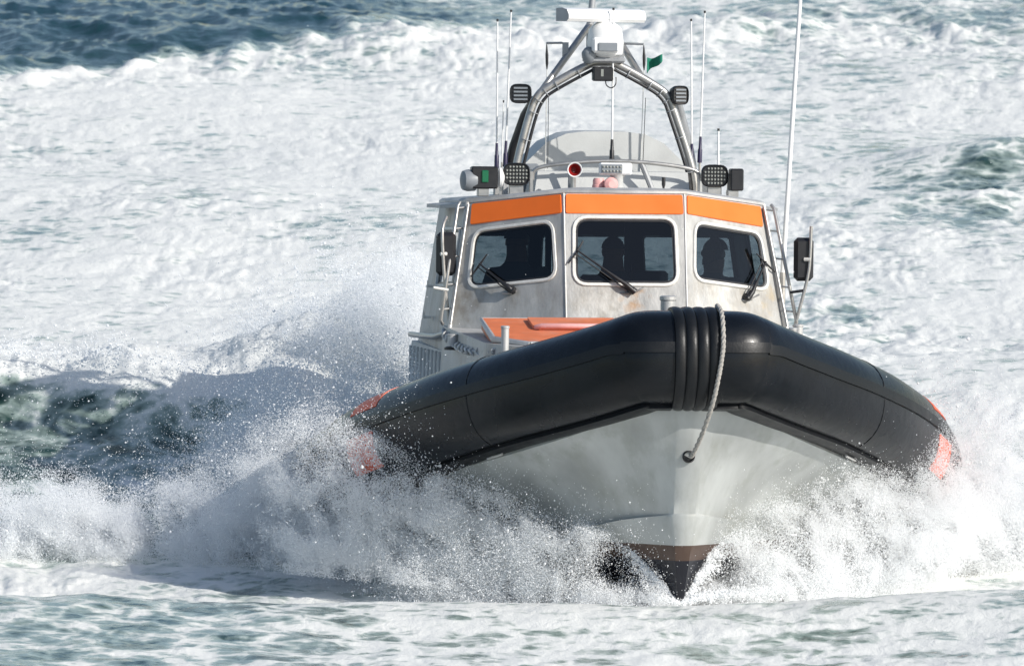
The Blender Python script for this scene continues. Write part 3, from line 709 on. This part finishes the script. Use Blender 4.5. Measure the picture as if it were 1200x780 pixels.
obj('cable_loop', MB().tube([tuple(p) for p in catmull(loopc, 5)], .005, 6), M['black'], boat, 60)
obj('dome_camera', MB().lathe([(.05, -.05), (.062, -.01), (.060, .03), (.035, .065), (.002, .075)], P(5.9, -.165, 2.37), (.6, -.2, .8), 16), M['grey'], boat, 50)
for y, y2 in ((-.5, -.36), (.32, .17)):
    sp = obj('signal_spreader', MB().tube([P(6.1, y, 2.47), P(6.2, y2, 2.475)], .010, 8).box(P(6.2, y2+(.03 if y > 0 else -.03)*-1, 2.42), (.03, .05, .12)), M['alu_dark'], boat)
    obj('halyard_block', MB().tube([P(6.1, y, 2.46), P(6.1, y+.002, 2.40), P(6.1, y+.003, 2.37), P(6.1, y+.004, 2.30), P(6.1, y+.004, 2.25)], [.004, .010, .013, .012, .004], 8), M['black'], sp, 60)
    obj('halyard', MB().tube([P(6.1, y+.004, 2.27), P(6.2, y*.98, 1.4)], .0035, 5), M['cream'], sp)
    obj('halyard', MB().tube([P(6.1, y+.02, 2.02), P(6.2, y*.98+.02, 1.42)], .003, 5), M['black'], sp)
def aerial(s, y0, z0, y1, z1, r=.010, base=None, name='whip_aerial', m='white', bm='purple', tipm='black'):
    a, b = Vector(P(s, y0, z0)), Vector(P(s, y1, z1)); d = b-a
    o = obj(name, MB().tube([a, a+d*.5, b], [r, r*.92, r*.75], 8), M[m], boat, 60)
    if base: obj('aerial_base', MB().tube([a-d.normalized()*.02, a+d.normalized()*base*.45, a+d.normalized()*base*.5, a+d.normalized()*base], [r*2.4, r*2.2, r*1.7, r*1.3], 8), M[bm], o, 60)
    obj('aerial_foot', MB().tube([a-Vector((0, 0, .26)), a], r*1.2, 8), M['steel'], o)
    if tipm: obj('aerial_tip', MB().tube([b, b+d.normalized()*.02], r*1.1, 8), M[tipm], o)
    return o
aerial(6.3, -.891, 1.44, -.895, 2.65, .0085, .19); aerial(6.3, -.819, 1.45, -.781, 2.73, .0085, .20); aerial(6.3, -.848, 1.47, -.838, 1.97, .006, None)
aerial(5.9, .035, 1.50, .037, 2.75, .009, .17, bm='black'); aerial(6.3, .764, 1.46, .745, 2.67, .0085, .18); aerial(6.3, .829, 1.50, .86, 2.74, .0085, .20); aerial(6.0, .947, 1.45, .946, 1.75, .010, None)
big = aerial(7.0, 1.645, .55, 1.80, 3.4, .021, None, 'tall_mast_aerial', 'white', tipm=None)
for y in (.76, .83, -.89, -.82): obj('aerial_bracket', MB().box(P(6.3, y, 1.27), (.08, .05, .16), bev=.01), M['alu'], boat)
obj('roof_block', MB().box(P(6.3, .80, 1.22), (.4, .26, .26), bev=.03), M['white_alu'], boat)
obj('roof_instrument', MB().box(P(6.4, -.64, 1.43), (.12, .22, .06), bev=.012).tube([P(6.4, -.64, 1.2), P(6.4, -.64, 1.42)], .015, 8), M['grey'], boat)

# ------------------------------------------------------------------ side gear: rails, mirrors, eaves
for sg in (-1, 1):
    y_ = lambda y: sg*y
    a, b = Vector(P(5.02, y_(1.46), .14)), Vector(P(5.30, y_(1.30), 1.14))
    lad = obj('grab_rail', MB().tube([a, a+Vector((.03, y_(.02), .03)), b+Vector((.03, y_(.02), -.03)), b], .015, 8), M['steel'], boat, 60)
    obj('grab_rail_inner', MB().tube([Vector(P(4.98, y_(1.40), .14)), Vector(P(5.26, y_(1.235), 1.12))], .013, 8), M['steel'], lad, 60)
    for t in (.12, .32, .55, .78, .95):
        p = a.lerp(b, t); obj('rail_bracket', MB().tube([p+Vector((.03, y_(.02), 0)), p+Vector((.0, y_(-.07), .01))], .008, 6), M['steel'], lad)
    # mirror on a bent bar
    mp = [P(5.0, y_(1.47), .16), P(4.98, y_(1.52), .36), P(4.97, y_(1.575), .62), P(4.97, y_(1.59), .97)] if sg > 0 else [P(5.1, -1.40, .16), P(5.1, -1.43, .40), P(5.1, -1.455, .70), P(5.12, -1.46, .92), P(5.2, -1.42, 1.02)]
    bar = obj('mirror_bar', MB().tube([tuple(p) for p in catmull(mp, 4)], .014, 8), M['steel'], boat, 60)
    mz, my, ms = (.695, 1.535, 5.02) if sg > 0 else (.715, -1.425, 5.16)
    obj('mirror', MB().box(P(ms, my, mz), (.07, .165, .36), bev=.035), M['black'], bar)
    obj('mirror_clamp', MB().tube([P(ms-.04, my+.0, mz), P(ms-.06, my+.05*sg, mz)], .016, 8), M['cream'], bar)
    obj('mirror_stay', MB().tube([P(5.0, y_(1.42), .42), P(4.98, y_(1.545), .44)], .012, 8), M['black'] if sg > 0 else M['cream'], bar)
    # eave wing, side ledge, side locker
    mb = MB(); prism(mb, [P(5.32, y_(1.22), 1.10), P(5.75, y_(1.42), 1.085), P(6.9, y_(1.42), 1.08), P(6.9, y_(1.2), 1.08)], [P(5.32, y_(1.22), 1.135), P(5.75, y_(1.42), 1.11), P(6.9, y_(1.42), 1.11), P(6.9, y_(1.2), 1.13)])
    obj('eave', mb, M['alu_dark'], boat, 20, True)
    ld = [P(5.3, y_(1.40), .06), P(5.6, y_(1.47), .02), P(6.3, y_(1.52), .01), P(7.1, y_(1.53), .0)]
    obj('side_ledge', MB().tube(ld, .024, 8), M['steel'], boat, 60)
    mb = MB(); prism(mb, [P(5.4, y_(1.34), -.9), P(5.4, y_(1.47), -.9), P(7.4, y_(1.53), -.9), P(7.4, y_(1.3), -.9)], [P(5.4, y_(1.34), -.09), P(5.4, y_(1.43), -.09), P(7.4, y_(1.49), -.06), P(7.4, y_(1.3), -.06)])
    lk = obj('side_locker', mb, M['white_alu'], boat, 20, True)
    for k in range(9):
        s = 5.45+k*.24; obj('locker_rib', MB().box(P(s, y_(1.440+.03*(s-5.4)), -.35), (.02, .03, .5), bev=.008), M['white_alu'], lk)
    for z in (.42, .16):
        obj('wall_step', MB().box(P(6.5, y_(1.47-.12*z), z), (.12, .07, .02)).box(P(6.44, y_(1.50-.12*z), z+.025), (.012, .012, .05)), M['cream'], boat)
    # low rail along the trunk with a rope twisted round it
    rp_ = [P(5.25, y_(1.42), .10), P(5.0, y_(1.45), .06), P(4.5, y_(1.40), -.02), P(3.9, y_(1.34), -.05), P(3.2, y_(1.22), -.04)]
    cp = catmull(rp_, 12); tr = obj('trunk_rail', MB().tube([tuple(p) for p in cp], .020, 8), M['alu_dark'], boat, 60)
    hx = []
    for k, p in enumerate(np.repeat(cp[14:], 3, 0)):
        a = k*.75; hx.append((p[0]-.004*(k % 3), p[1]+.03*math.cos(a), p[2]+.03*math.sin(a)))
    obj('lashing_rope', MB().tube(hx, .010, 6), M['cream'], tr, 60)

# ------------------------------------------------------------------ cabin furniture
cons = obj('helm_console', MB().box(P(5.0, 0, .25), (.5, 1.7, .36), bev=.05).box(P(5.05, .25, .50), (.2, .30, .18), bev=.02), M['inside'], wheel)
obj('cabin_partition', MB().box(P(6.9, .30, .45), (.05, .06, 1.3)).box(P(6.9, -.38, .45), (.05, .05, 1.3)), M['inside'], wheel)
obj('ceiling_panel', MB().box(P(6.4, 0, 1.03), (1.5, 1.9, .05)), M['inside'], wheel)
for y in (-.72, .02, .86):
    st = obj('crew_seat', MB().box(P(6.15, y, .0), (.48, .48, .12), bev=.05).box(P(6.42, y, .28), (.12, .42, .50), bev=.05), M['seat'], wheel)
    obj('seat_pedestal', MB().lathe([(.12, 0), (.06, .05), (.06, .42)], P(6.15, y, -.45)), M['inside'], wheel)

# ------------------------------------------------------------------ people
def person(hy, hz, hs, turn, lean, label, cap=False, headset=False):
    """seated figure; hs, hy, hz = head centre in boat coordinates"""
    hc = Vector(P(hs, hy, hz)); o = Vector(P(hs+.06, hy, hz-.74))     # o = pelvis
    Vt, E, Rr = [], [], []
    def add(p, r, link=None):
        Vt.append(tuple(p)); Rr.append(r)
        if link is not None: E.append((link, len(Vt)-1))
        return len(Vt)-1
    ln = Vector((lean, 0, 0))
    pel = add(o, (.16, .13)); ab = add(o+Vector((0, 0, .18))+ln*.25, (.16, .12), pel); ch = add(o+Vector((0, 0, .38))+ln*.6, (.19, .135), ab)
    nb = add(o+Vector((0, 0, .54))+ln*.85, (.13, .095), ch); nk = add(hc+Vector((-.015, 0, -.14)), (.085, .085), nb)
    ct, st_ = math.cos(turn), math.sin(turn); fwd = Vector((ct, st_, 0)); sd = Vector((-st_, ct, 0))
    h1 = add(hc+fwd*.01+Vector((0, 0, -.06)), (.084, .092), nk); h2 = add(hc+Vector((0, 0, .015)), (.096, .110), h1); h3 = add(hc+Vector((0, 0, .085)), (.074, .085), h2)
    add(hc+fwd*.105+Vector((0, 0, -.015)), (.014, .016), h2)                                         # nose
    add(hc+fwd*.085+Vector((0, 0, -.085)), (.030, .025), h1)                                         # chin
    for s in (-1, 1):
        add(hc+sd*s*.088+Vector((0, 0, -.01)), (.012, .022), h2)                                     # ear
        sh = add(o+Vector((0, s*.21, .47))+ln*.8, (.09, .085), ch); el = add(o+Vector((.12, s*.27, .20))+ln*.8, (.052, .052), sh)
        wr = add(o+Vector((.36, s*.20, .16))+ln, (.034, .030), el); pm = add(o+Vector((.44, s*.19, .16))+ln, (.036, .018), wr)
        for k in range(4):
            a = add(o+Vector((.49, s*(.165+.018*k), .165))+ln, (.009, .009), pm); b = add(o+Vector((.525-.004*abs(k-1.5), s*(.163+.019*k), .15))+ln, (.008, .008), a); add(o+Vector((.53, s*(.162+.019*k), .125))+ln, (.0075, .0075), b)
        a = add(o+Vector((.45, s*.145, .15))+ln, (.010, .010), pm); add(o+Vector((.48, s*.125, .145))+ln, (.009, .009), a)
        hp = add(o+Vector((.06, s*.10, -.02)), (.11, .10), pel); kn = add(o+Vector((.46, s*.14, .0)), (.07, .07), hp)
        an = add(o+Vector((.46, s*.14, -.36)), (.05, .05), kn); add(o+Vector((.60, s*.15, -.39)), (.045, .035), an)
    me = bpy.data.meshes.new('person'); me.from_pydata(Vt, E, [])
    ob = bpy.data.objects.new('person', me); col.objects.link(ob)
    ob.modifiers.new('skin', 'SKIN'); ob.modifiers.new('smooth', 'SUBSURF').render_levels = 2
    ob.modifiers['skin'].use_smooth_shade = True
    if me.skin_vertices:
        for v, r in zip(me.skin_vertices[0].data, Rr): v.radius = r
        me.skin_vertices[0].data[0].use_root = True
    # clothing below the neck, skin above: chosen by height in the figure's own coordinates
    pmt = mat('person_skin_and_jacket', (.03, .034, .045), .75, 0); t = pmt.node_tree; pb = t.nodes['Principled BSDF']
    tc = t.nodes.new('ShaderNodeTexCoord'); sx = t.nodes.new('ShaderNodeSeparateXYZ'); t.links.new(tc.outputs['Object'], sx.inputs[0])
    g = t.nodes.new('ShaderNodeMath'); g.operation = 'GREATER_THAN'; g.inputs[1].default_value = hz-.15; t.links.new(sx.outputs[2], g.inputs[0])
    mx = t.nodes.new('ShaderNodeMix'); mx.data_type = 'RGBA'; mx.inputs[6].default_value = (.035, .045, .05, 1); mx.inputs[7].default_value = (.16, .09, .065, 1)
    t.links.new(g.outputs[0], mx.inputs[0]); t.links.new(mx.outputs[2], pb.inputs['Base Color'])
    me.materials.append(pmt); ob.matrix_world = Matrix.Translation(BT) @ BR.to_4x4()
    hair = MB(); rows = []
    for e in np.linspace(R_(5), R_(90), 7).tolist():
        rows.append([tuple(hc+Vector((0, 0, .03)) + fwd*(math.cos(e)*math.cos(a)*.112-.012) + sd*(math.cos(e)*math.sin(a)*.100) + Vector((0, 0, math.sin(e)*.112))) for a in np.linspace(0, 2*math.pi, 20, endpoint=False).tolist()])
    hair.grid(rows, closed=True); h = obj('cap' if cap else 'hair', hair, M['jacket'] if cap else M['hair'], ob, 60)
    if cap: obj('cap_peak', MB().box(hc+fwd*.14+Vector((0, 0, .045)), (.10, .14, .012), Matrix((fwd, sd, Vector((0, 0, 1)))).transposed(), .004), M['jacket'], h)
    for s in (-1, 1):
        obj('eye', MB().lathe([(.010, 0), (.007, .006), (.001, .008)], hc+fwd*.082+sd*s*.034+Vector((0, 0, .008)), fwd, 8), M['hair'], ob, 60)
    if headset:
        band_ = [hc+sd*.105*math.cos(a)+Vector((0, 0, .03+.125*math.sin(a))) for a in np.linspace(0, math.pi, 12).tolist()]
        hs_ = obj('headset', MB().tube(band_, .010, 6), M['black'], ob, 60)
        for s in (-1, 1): obj('ear_cup', MB().lathe([(.03, -.01), (.042, .0), (.042, .03), (.02, .04)], hc+sd*s*.085, sd*s, 14), M['black'], hs_)
        obj('microphone', MB().tube([hc+sd*.09+Vector((0, 0, -.02)), hc+fwd*.08+sd*.07+Vector((0, 0, -.07)), hc+fwd*.12+sd*.02+Vector((0, 0, -.075))], [.005, .005, .010], 6), M['black'], hs_)
    return tag(ob, label, 'person')
person(.90, .715, 5.85, R_(-70), .0, 'person with headset seated behind the wheelhouse window nearest the big upright mirror bar' if False else 'person in headset turned sideways behind the port wheelhouse window', headset=True)
person(.06, .72, 5.95, R_(0), .02, 'person in dark cap facing ahead behind the middle wheelhouse window', cap=True)
person(-.80, .80, 5.55, R_(15), .10, 'person in dark jacket leaning forward behind the starboard wheelhouse window', cap=False)

# ------------------------------------------------------------------ rope and flag
rp_ = [P(.75, .22, .28), P(.55, .215, .385), P(.38, .20, .405), P(.10, .195, .345), P(-.035, .19, .15), P(-.045, .175, 0), P(-.04, .15, -.15), P(.03, .12, -.33), P(.22, .075, -.55), P(.42, .03, -.72), P(.47, .012, -.755)]
cp = [Vector(p) for p in catmull(rp_, 10)]
mb = MB(); mb.tube(cp, .013, 8)
for ph in range(3):
    hx = []
    for k in range(len(cp)):
        t = (cp[min(k+1, len(cp)-1)]-cp[max(k-1, 0)]).normalized(); a = Vector((0, 1, 0)); n1 = t.cross(a).normalized(); n2 = t.cross(n1)
        an = k*.9+ph*2.1; hx.append(cp[k]+.010*(math.cos(an)*n1+math.sin(an)*n2))
    mb.tube(hx, .010, 6)
rope = obj('bow_rope', mb, M['rope'], None, 60); rope.matrix_world = Matrix.Translation(BT) @ BR.to_4x4()
tag(rope, 'twisted grey rope hanging over the black bow collar to the tow eye', 'rope')
rows = []
for t in np.linspace(0, 1, 12).tolist():
    rows.append([P(6.2+.05*math.sin(5*t), .36+.125*t, 2.225+.105*t+k*(.125-.075*t)+.010*math.sin(6*t+k*2)) for k in np.linspace(0, 1, 7).tolist()])
mb = MB(); mb.grid(rows); fo = obj('signal_flag', mb, M['flag'], None, 60); fo.modifiers.new('t', 'SOLIDIFY').thickness = .003
fo.matrix_world = Matrix.Translation(BT) @ BR.to_4x4(); tag(fo, 'small green flag flying from the mast arch', 'flag')

# ------------------------------------------------------------------ spray: drops as round points
def spray_material():
    m = bpy.data.materials.new('water_spray'); m.use_nodes = True; t = m.node_tree; N = t.nodes; L = t.links
    p = N['Principled BSDF']; p.inputs['Base Color'].default_value = (.93, .94, .945, 1); p.inputs['Roughness'].default_value = .6
    tl = N.new('ShaderNodeBsdfTranslucent'); tl.inputs[0].default_value = (.94, .95, .955, 1)
    mx = N.new('ShaderNodeMixShader'); mx.inputs[0].default_value = .35
    L.new(p.outputs[0], mx.inputs[1]); L.new(tl.outputs[0], mx.inputs[2]); L.new(mx.outputs[0], N['Material Output'].inputs[0]); return m
SPM = spray_material()
def points_group():
    ng = bpy.data.node_groups.new('drops', 'GeometryNodeTree')
    ng.interface.new_socket('Geometry', in_out='INPUT', socket_type='NodeSocketGeometry'); ng.interface.new_socket('Geometry', in_out='OUTPUT', socket_type='NodeSocketGeometry')
    i = ng.nodes.new('NodeGroupInput'); o = ng.nodes.new('NodeGroupOutput'); mp = ng.nodes.new('GeometryNodeMeshToPoints')
    na = ng.nodes.new('GeometryNodeInputNamedAttribute'); na.data_type = 'FLOAT'; na.inputs[0].default_value = 'drop_radius'
    sm = ng.nodes.new('GeometryNodeSetMaterial'); sm.inputs['Material'].default_value = SPM
    ng.links.new(i.outputs[0], mp.inputs['Mesh']); ng.links.new(na.outputs[0], mp.inputs['Radius']); ng.links.new(mp.outputs[0], sm.inputs['Geometry']); ng.links.new(sm.outputs[0], o.inputs[0]); return ng
NG = points_group()
def spray(name, pts, rad, label):
    me = bpy.data.meshes.new(name); me.vertices.add(len(pts)); me.vertices.foreach_set('co', np.asarray(pts, np.float32).ravel())
    a = me.attributes.new('drop_radius', 'FLOAT', 'POINT'); a.data.foreach_set('value', np.asarray(rad, np.float32))
    me.materials.append(SPM); o = bpy.data.objects.new(name, me); col.objects.link(o)
    o.modifiers.new('drops', 'NODES').node_group = NG
    return tag(o, label, 'spray', kind='stuff')
def radii(n, fine, coarse, tail=.06):
    r = fine*np.exp(rng.normal(0, .35, n)); k = rng.random(n) < tail; r[k] = coarse*np.exp(rng.normal(0, .35, k.sum())); return r
def curtain(keys, n, Ya, Yb, base=-.45, fine=.0022, coarse=.0048, tail=.035, power=1.6, seed=0, nlig=900, top_soft=.10, fluff=.06, thin=None):
    """keys: lateral x, crest height, depth Y (metres). Drops thrown up in ligaments below the crest line."""
    K = np.array(sorted(keys)); rg = np.random.default_rng(seed)
    # ligaments: clumps that carry most drops, elongated along their flight
    lx = rg.uniform(K[0, 0], K[-1, 0], nlig*3)
    hgt = np.interp(lx, K[:, 0], K[:, 1]); keep = rg.random(nlig*3) < np.clip((hgt-base)/(K[:, 1].max()-base), .15, 1); lx = lx[keep][:nlig]
    hgt = np.interp(lx, K[:, 0], K[:, 1]) + .16*perlin(lx*2.3, lx*0+.7, seed+200) + .07*perlin(lx*6.1, lx*0+.2, seed+203) - .12
    u = rg.random(len(lx))**power
    lz = base + (hgt-base)*u + rg.normal(0, top_soft, len(lx))*u
    ly = np.interp(lx, K[:, 0], K[:, 2]) + rg.uniform(Ya, Yb, len(lx))
    wgt = rg.lognormal(0, 1.0, len(lx)); wgt /= wgt.sum()
    own = rg.choice(len(lx), n, p=wgt)
    sgm = fluff*np.exp(rg.normal(0, .5, len(lx)))
    ang = rg.normal(0, .5, len(lx)) + R_(70)
    e = rg.normal(0, 1, (n, 3)); lon = e[:, 0]*sgm[own]*3.0; lat = e[:, 1]*sgm[own]*.55
    dirx = np.where(lx < 1.3, -1, 1)*np.cos(ang); dirz = np.sin(ang)
    x = lx[own] + lon*dirx[own] + lat*dirz[own]; z = lz[own] + lon*dirz[own] - lat*dirx[own]*.6; y = ly[own] + e[:, 2]*sgm[own]*1.6
    pts = np.stack([x, y, z], 1); m = z > base-.05
    if thin is not None: m &= rg.random(n) < thin(pts)
    pts = pts[m]; return pts, radii(len(pts), fine, coarse, tail)
def mist(keys, n, Ya, Yb, base=-.45, r=.0022, seed=0, over=1.15, power=1.0):
    K = np.array(sorted(keys)); rg = np.random.default_rng(seed+1000)
    x = rg.uniform(K[0, 0]-.05, K[-1, 0]+.05, n); h = np.interp(x, K[:, 0], K[:, 1]) + .14*perlin(x*2.3, x*0+.7, seed+200)
    u = rg.random(n)**power * over; z = base + (h-base)*u; y = np.interp(x, K[:, 0], K[:, 2]) + rg.uniform(Ya, Yb, n)
    d = .42 + 1.25*perlin(x*2.0+z*.8, z*2.2+y*.6, seed+7) + .95*perlin(x*5+z*2, z*5+y, seed+8) + .5*perlin(x*12+z*5, z*9+y, seed+9)
    ed = np.clip((x-K[0, 0])/.25, 0, 1)*np.clip((K[-1, 0]-x)/.25, 0, 1)          # ragged, fading ends
    m = rg.random(n) < np.clip(d*(1.35-u), .03, 1)*ed; pts = np.stack([x, y, z], 1)[m]; return pts, r*np.exp(rg.normal(0, .3, len(pts)))
def cat(*a): return np.concatenate([q[0] for q in a]), np.concatenate([q[1] for q in a])

inner = [(-0.93, 0.06, 61.90), (-0.80, 0.28, 61.80), (-0.64, 0.51, 61.70), (-0.45, 0.77, 61.60), (-0.27, 0.65, 61.50), (0.00, 0.44, 61.35), (0.27, 0.39, 61.20), (0.53, 0.35, 61.05), (0.76, 0.32, 60.90), (0.89, 0.19, 60.85), (1.09, 0.09, 60.80), (1.28, -0.11, 60.75)]
def hollow_left(p):                                            # dark opening under the chine close to the stem
    x, z = p[:, 0], p[:, 2]; a = ((x-(0.85))/.27)**2 + ((z-(0.15))/.20)**2
    return np.clip(a*.5-.12, .03, 1)
def hollow_right(p):
    x, z = p[:, 0], p[:, 2]; a = ((x-(1.63))/.17)**2 + ((z-(0.11))/.15)**2
    return np.clip(a*.55-.1, .05, 1)
a = curtain(inner, 300000, -.2, .3, seed=1, nlig=1300, thin=hollow_left); b = mist(inner, 1500000, -.25, .35, seed=1)
b = (b[0][rng.random(len(b[0])) < hollow_left(b[0])], None); b = (b[0], .0019*np.exp(rng.normal(0, .3, len(b[0]))))
spray('bow_spray', *cat(a, b), 'spray thrown up beside the shaded starboard bow of the hull')
right = [(1.33, -0.12, 60.85), (1.47, 0.08, 61.00), (1.62, 0.40, 60.95), (1.86, 0.39, 61.10), (2.13, 0.39, 61.25), (2.33, 0.48, 61.40), (2.55, 0.65, 61.60), (2.76, 0.79, 61.80), (2.96, 0.64, 62.00), (3.17, 0.42, 62.20), (3.39, 0.55, 62.50), (3.66, 0.59, 63.00), (3.87, 0.46, 63.20), (4.19, 0.23, 63.40), (4.78, -0.04, 63.80)]
a = curtain(right, 300000, -.15, .6, seed=2, nlig=1600, thin=hollow_right); b = mist(right, 3200000, -.2, .8, seed=2, over=1.25)
b = (b[0][rng.random(len(b[0])) < hollow_right(b[0])], None); b = (b[0], .0019*np.exp(rng.normal(0, .3, len(b[0]))))
spray('bow_spray', *cat(a, b), 'bright sunlit spray thrown up beside the port bow of the hull')
outer = [(-4.79, 0.07, 64.00), (-4.17, 0.13, 64.00), (-3.75, 0.16, 64.00), (-3.33, 0.07, 64.00), (-2.92, 0.09, 64.00), (-2.49, 0.28, 63.80), (-2.07, 0.50, 63.60), (-1.72, 0.67, 63.50), (-1.41, 0.63, 63.30), (-1.10, 0.40, 63.20), (-0.85, -0.05, 63.00)]
a = curtain(outer, 330000, -.3, .8, seed=3, nlig=1800, fluff=.07); b = mist(outer, 2500000, -.4, 1.0, r=.0019, seed=3, over=1.3)
spray('side_spray', *cat(a, b), 'wide bank of white spray blown out from the starboard side')
# drops flying up past the starboard tube
flyk = [(-1.84, 1.10, 62.70), (-1.49, 1.25, 62.40), (-1.14, 1.27, 62.00), (-0.80, 1.09, 61.80), (-0.40, 0.89, 61.60), (-0.07, 0.68, 61.40)]
a = curtain(flyk, 26000, -.3, .6, base=.1, seed=4, nlig=2600, fluff=.10, fine=.0024, coarse=.0048, tail=.07)
b = mist([(-2.05, 0.97, 62.40), (-1.63, 1.12, 62.10), (-1.29, 1.08, 61.90), (-0.96, 0.90, 61.70), (-0.62, 0.73, 61.50), (-0.32, 0.54, 61.40)], 520000, -.3, .3, base=-.1, seed=14, r=.0018, over=1.1); a = cat(a, b)
spray('flying_drops', *a, 'loose drops flying past the starboard end of the black collar')
flyr = [(2.85, 0.98, 62.60), (3.20, 1.09, 62.80), (3.56, 1.24, 63.20), (3.93, 1.04, 63.60), (4.58, 0.63, 64.00)]
a = curtain(flyr, 26000, -.3, .6, base=.1, seed=5, nlig=2600, fluff=.10, fine=.0022, coarse=.0045, tail=.06)
b = mist([(2.94, 0.53, 61.70), (3.22, 0.71, 61.90), (3.51, 0.90, 62.20), (3.82, 1.00, 62.90), (4.18, 0.89, 63.20), (4.68, 0.71, 63.50)], 420000, -.3, .5, base=-.1, seed=15, r=.0018, over=1.2); a = cat(a, b)
spray('flying_drops', *a, 'loose drops flying past the port end of the black collar')
# plume at the starboard quarter
plume = [(-2.83, -0.15, 71.50), (-2.47, 0.27, 71.30), (-2.16, 0.54, 71.00), (-1.84, 0.68, 70.80), (-1.53, 0.79, 70.60), (-1.22, 1.02, 70.30), (-0.95, 1.21, 70.00), (-0.76, 1.09, 70.00), (-0.46, 0.52, 70.00)]
a = curtain(plume, 360000, -.6, 1.8, base=-.1, seed=6, nlig=1500, fluff=.08, fine=.0025, coarse=.005, tail=.04, power=1.1, top_soft=.13); b = mist(plume, 1700000, -.6, 1.8, base=-.1, r=.0026, seed=6, over=1.1)
spray('quarter_plume', *cat(a, b), 'tall white plume breaking up behind the starboard quarter')
wash = [(-2.73, 0.05, 67.20), (-2.41, 0.27, 67.20), (-2.03, 0.49, 67.00), (-1.74, 0.59, 66.90), (-1.45, 0.69, 66.70), (-1.08, 0.82, 66.40), (-0.75, 0.89, 66.20)]
a = curtain(wash, 170000, -.8, 1.0, base=-.3, seed=8, nlig=1200, fluff=.08, fine=.0023, coarse=.0048, power=1.1); b = mist(wash, 800000, -.8, 1.0, base=-.3, r=.0024, seed=8, over=1.15)
spray('side_wash', *cat(a, b), 'bluish shaded spray hanging between the breaker and the starboard collar')
# thin jets along the wetted edge of the hull
def jet(pts, n, r0, r1, fine=.0026, out=0.0):
    """ragged ribbon of torn water: dense at its root, dissolving outwards"""
    q = catmull(pts, 12); t = rng.random(n)**1.25*(len(q)-1); i = t.astype(int); fr = (t-i)[:, None]; c = q[i]*(1-fr)+q[np.minimum(i+1, len(q)-1)]*fr
    g = t/(len(q)-1); s = r0+(r1-r0)*g; tear = .5+1.5*perlin(t*2.1, t*0+n*.013, 411)+.8*perlin(t*6, t*0+n*.017, 412)
    keep = rng.random(n) < np.clip(tear+.55*(1-g), .08, 1); c = c + rng.normal(0, 1, (n, 3))*s[:, None]
    fl = rng.exponential(1, n)*(.02+.07*g)*np.clip(tear, .1, 2); c[:, 0] += out*fl; c[:, 2] += .35*fl*(1-2*rng.random(n)); c[:, 1] += .3*fl
    return c[keep], radii(int(keep.sum()), fine, .006, .08)
js = [jet([(1.298, 60.75, -0.146), (1.154, 60.80, 0.020), (0.959, 60.95, 0.224), (0.782, 61.10, 0.416)], 9000, .004, .014, out=-1),
      jet([(1.318, 60.75, -0.146), (1.464, 60.80, 0.101), (1.621, 61.00, 0.364)], 9000, .005, .016, out=1),
      jet([(1.297, 60.70, -0.124), (1.120, 60.75, -0.092), (0.859, 60.90, -0.144), (0.596, 61.10, -0.191)], 8000, .012, .03),
      jet([(1.317, 60.70, -0.124), (1.516, 60.75, -0.079), (1.850, 60.90, -0.077), (2.187, 61.10, -0.083)], 9000, .012, .03),
      jet([(-0.820, 62.00, 0.192), (-0.928, 62.00, 0.007), (-0.915, 62.00, -0.232), (-0.847, 62.00, -0.410)], 9000, .03, .05, out=-1.5)]
spray('stem_jet', *cat(*js), 'thin jets of water peeling off the stem at the waterline')
# loose drops torn off the breaker crest beside the boat
K = []; n = 26000
x = rng.uniform(-7, -.2, n); hh, cy, cy2, env = sea_level(x, np.full(n, 71.6)); y = cy + rng.normal(.05, .3, n); hz, *_ = sea_level(x, y)
cl = np.clip(.5+1.3*perlin(x*1.6, y*1.2, 301), 0, 1); m = rng.random(n) < cl
spray('crest_drops', np.stack([x, y, hz+.10+np.abs(rng.normal(0, .10, n))*(.4+cl)], 1)[m], radii(int(m.sum()), .0034, .007, .08), 'white drops torn off the breaker beside the boat')
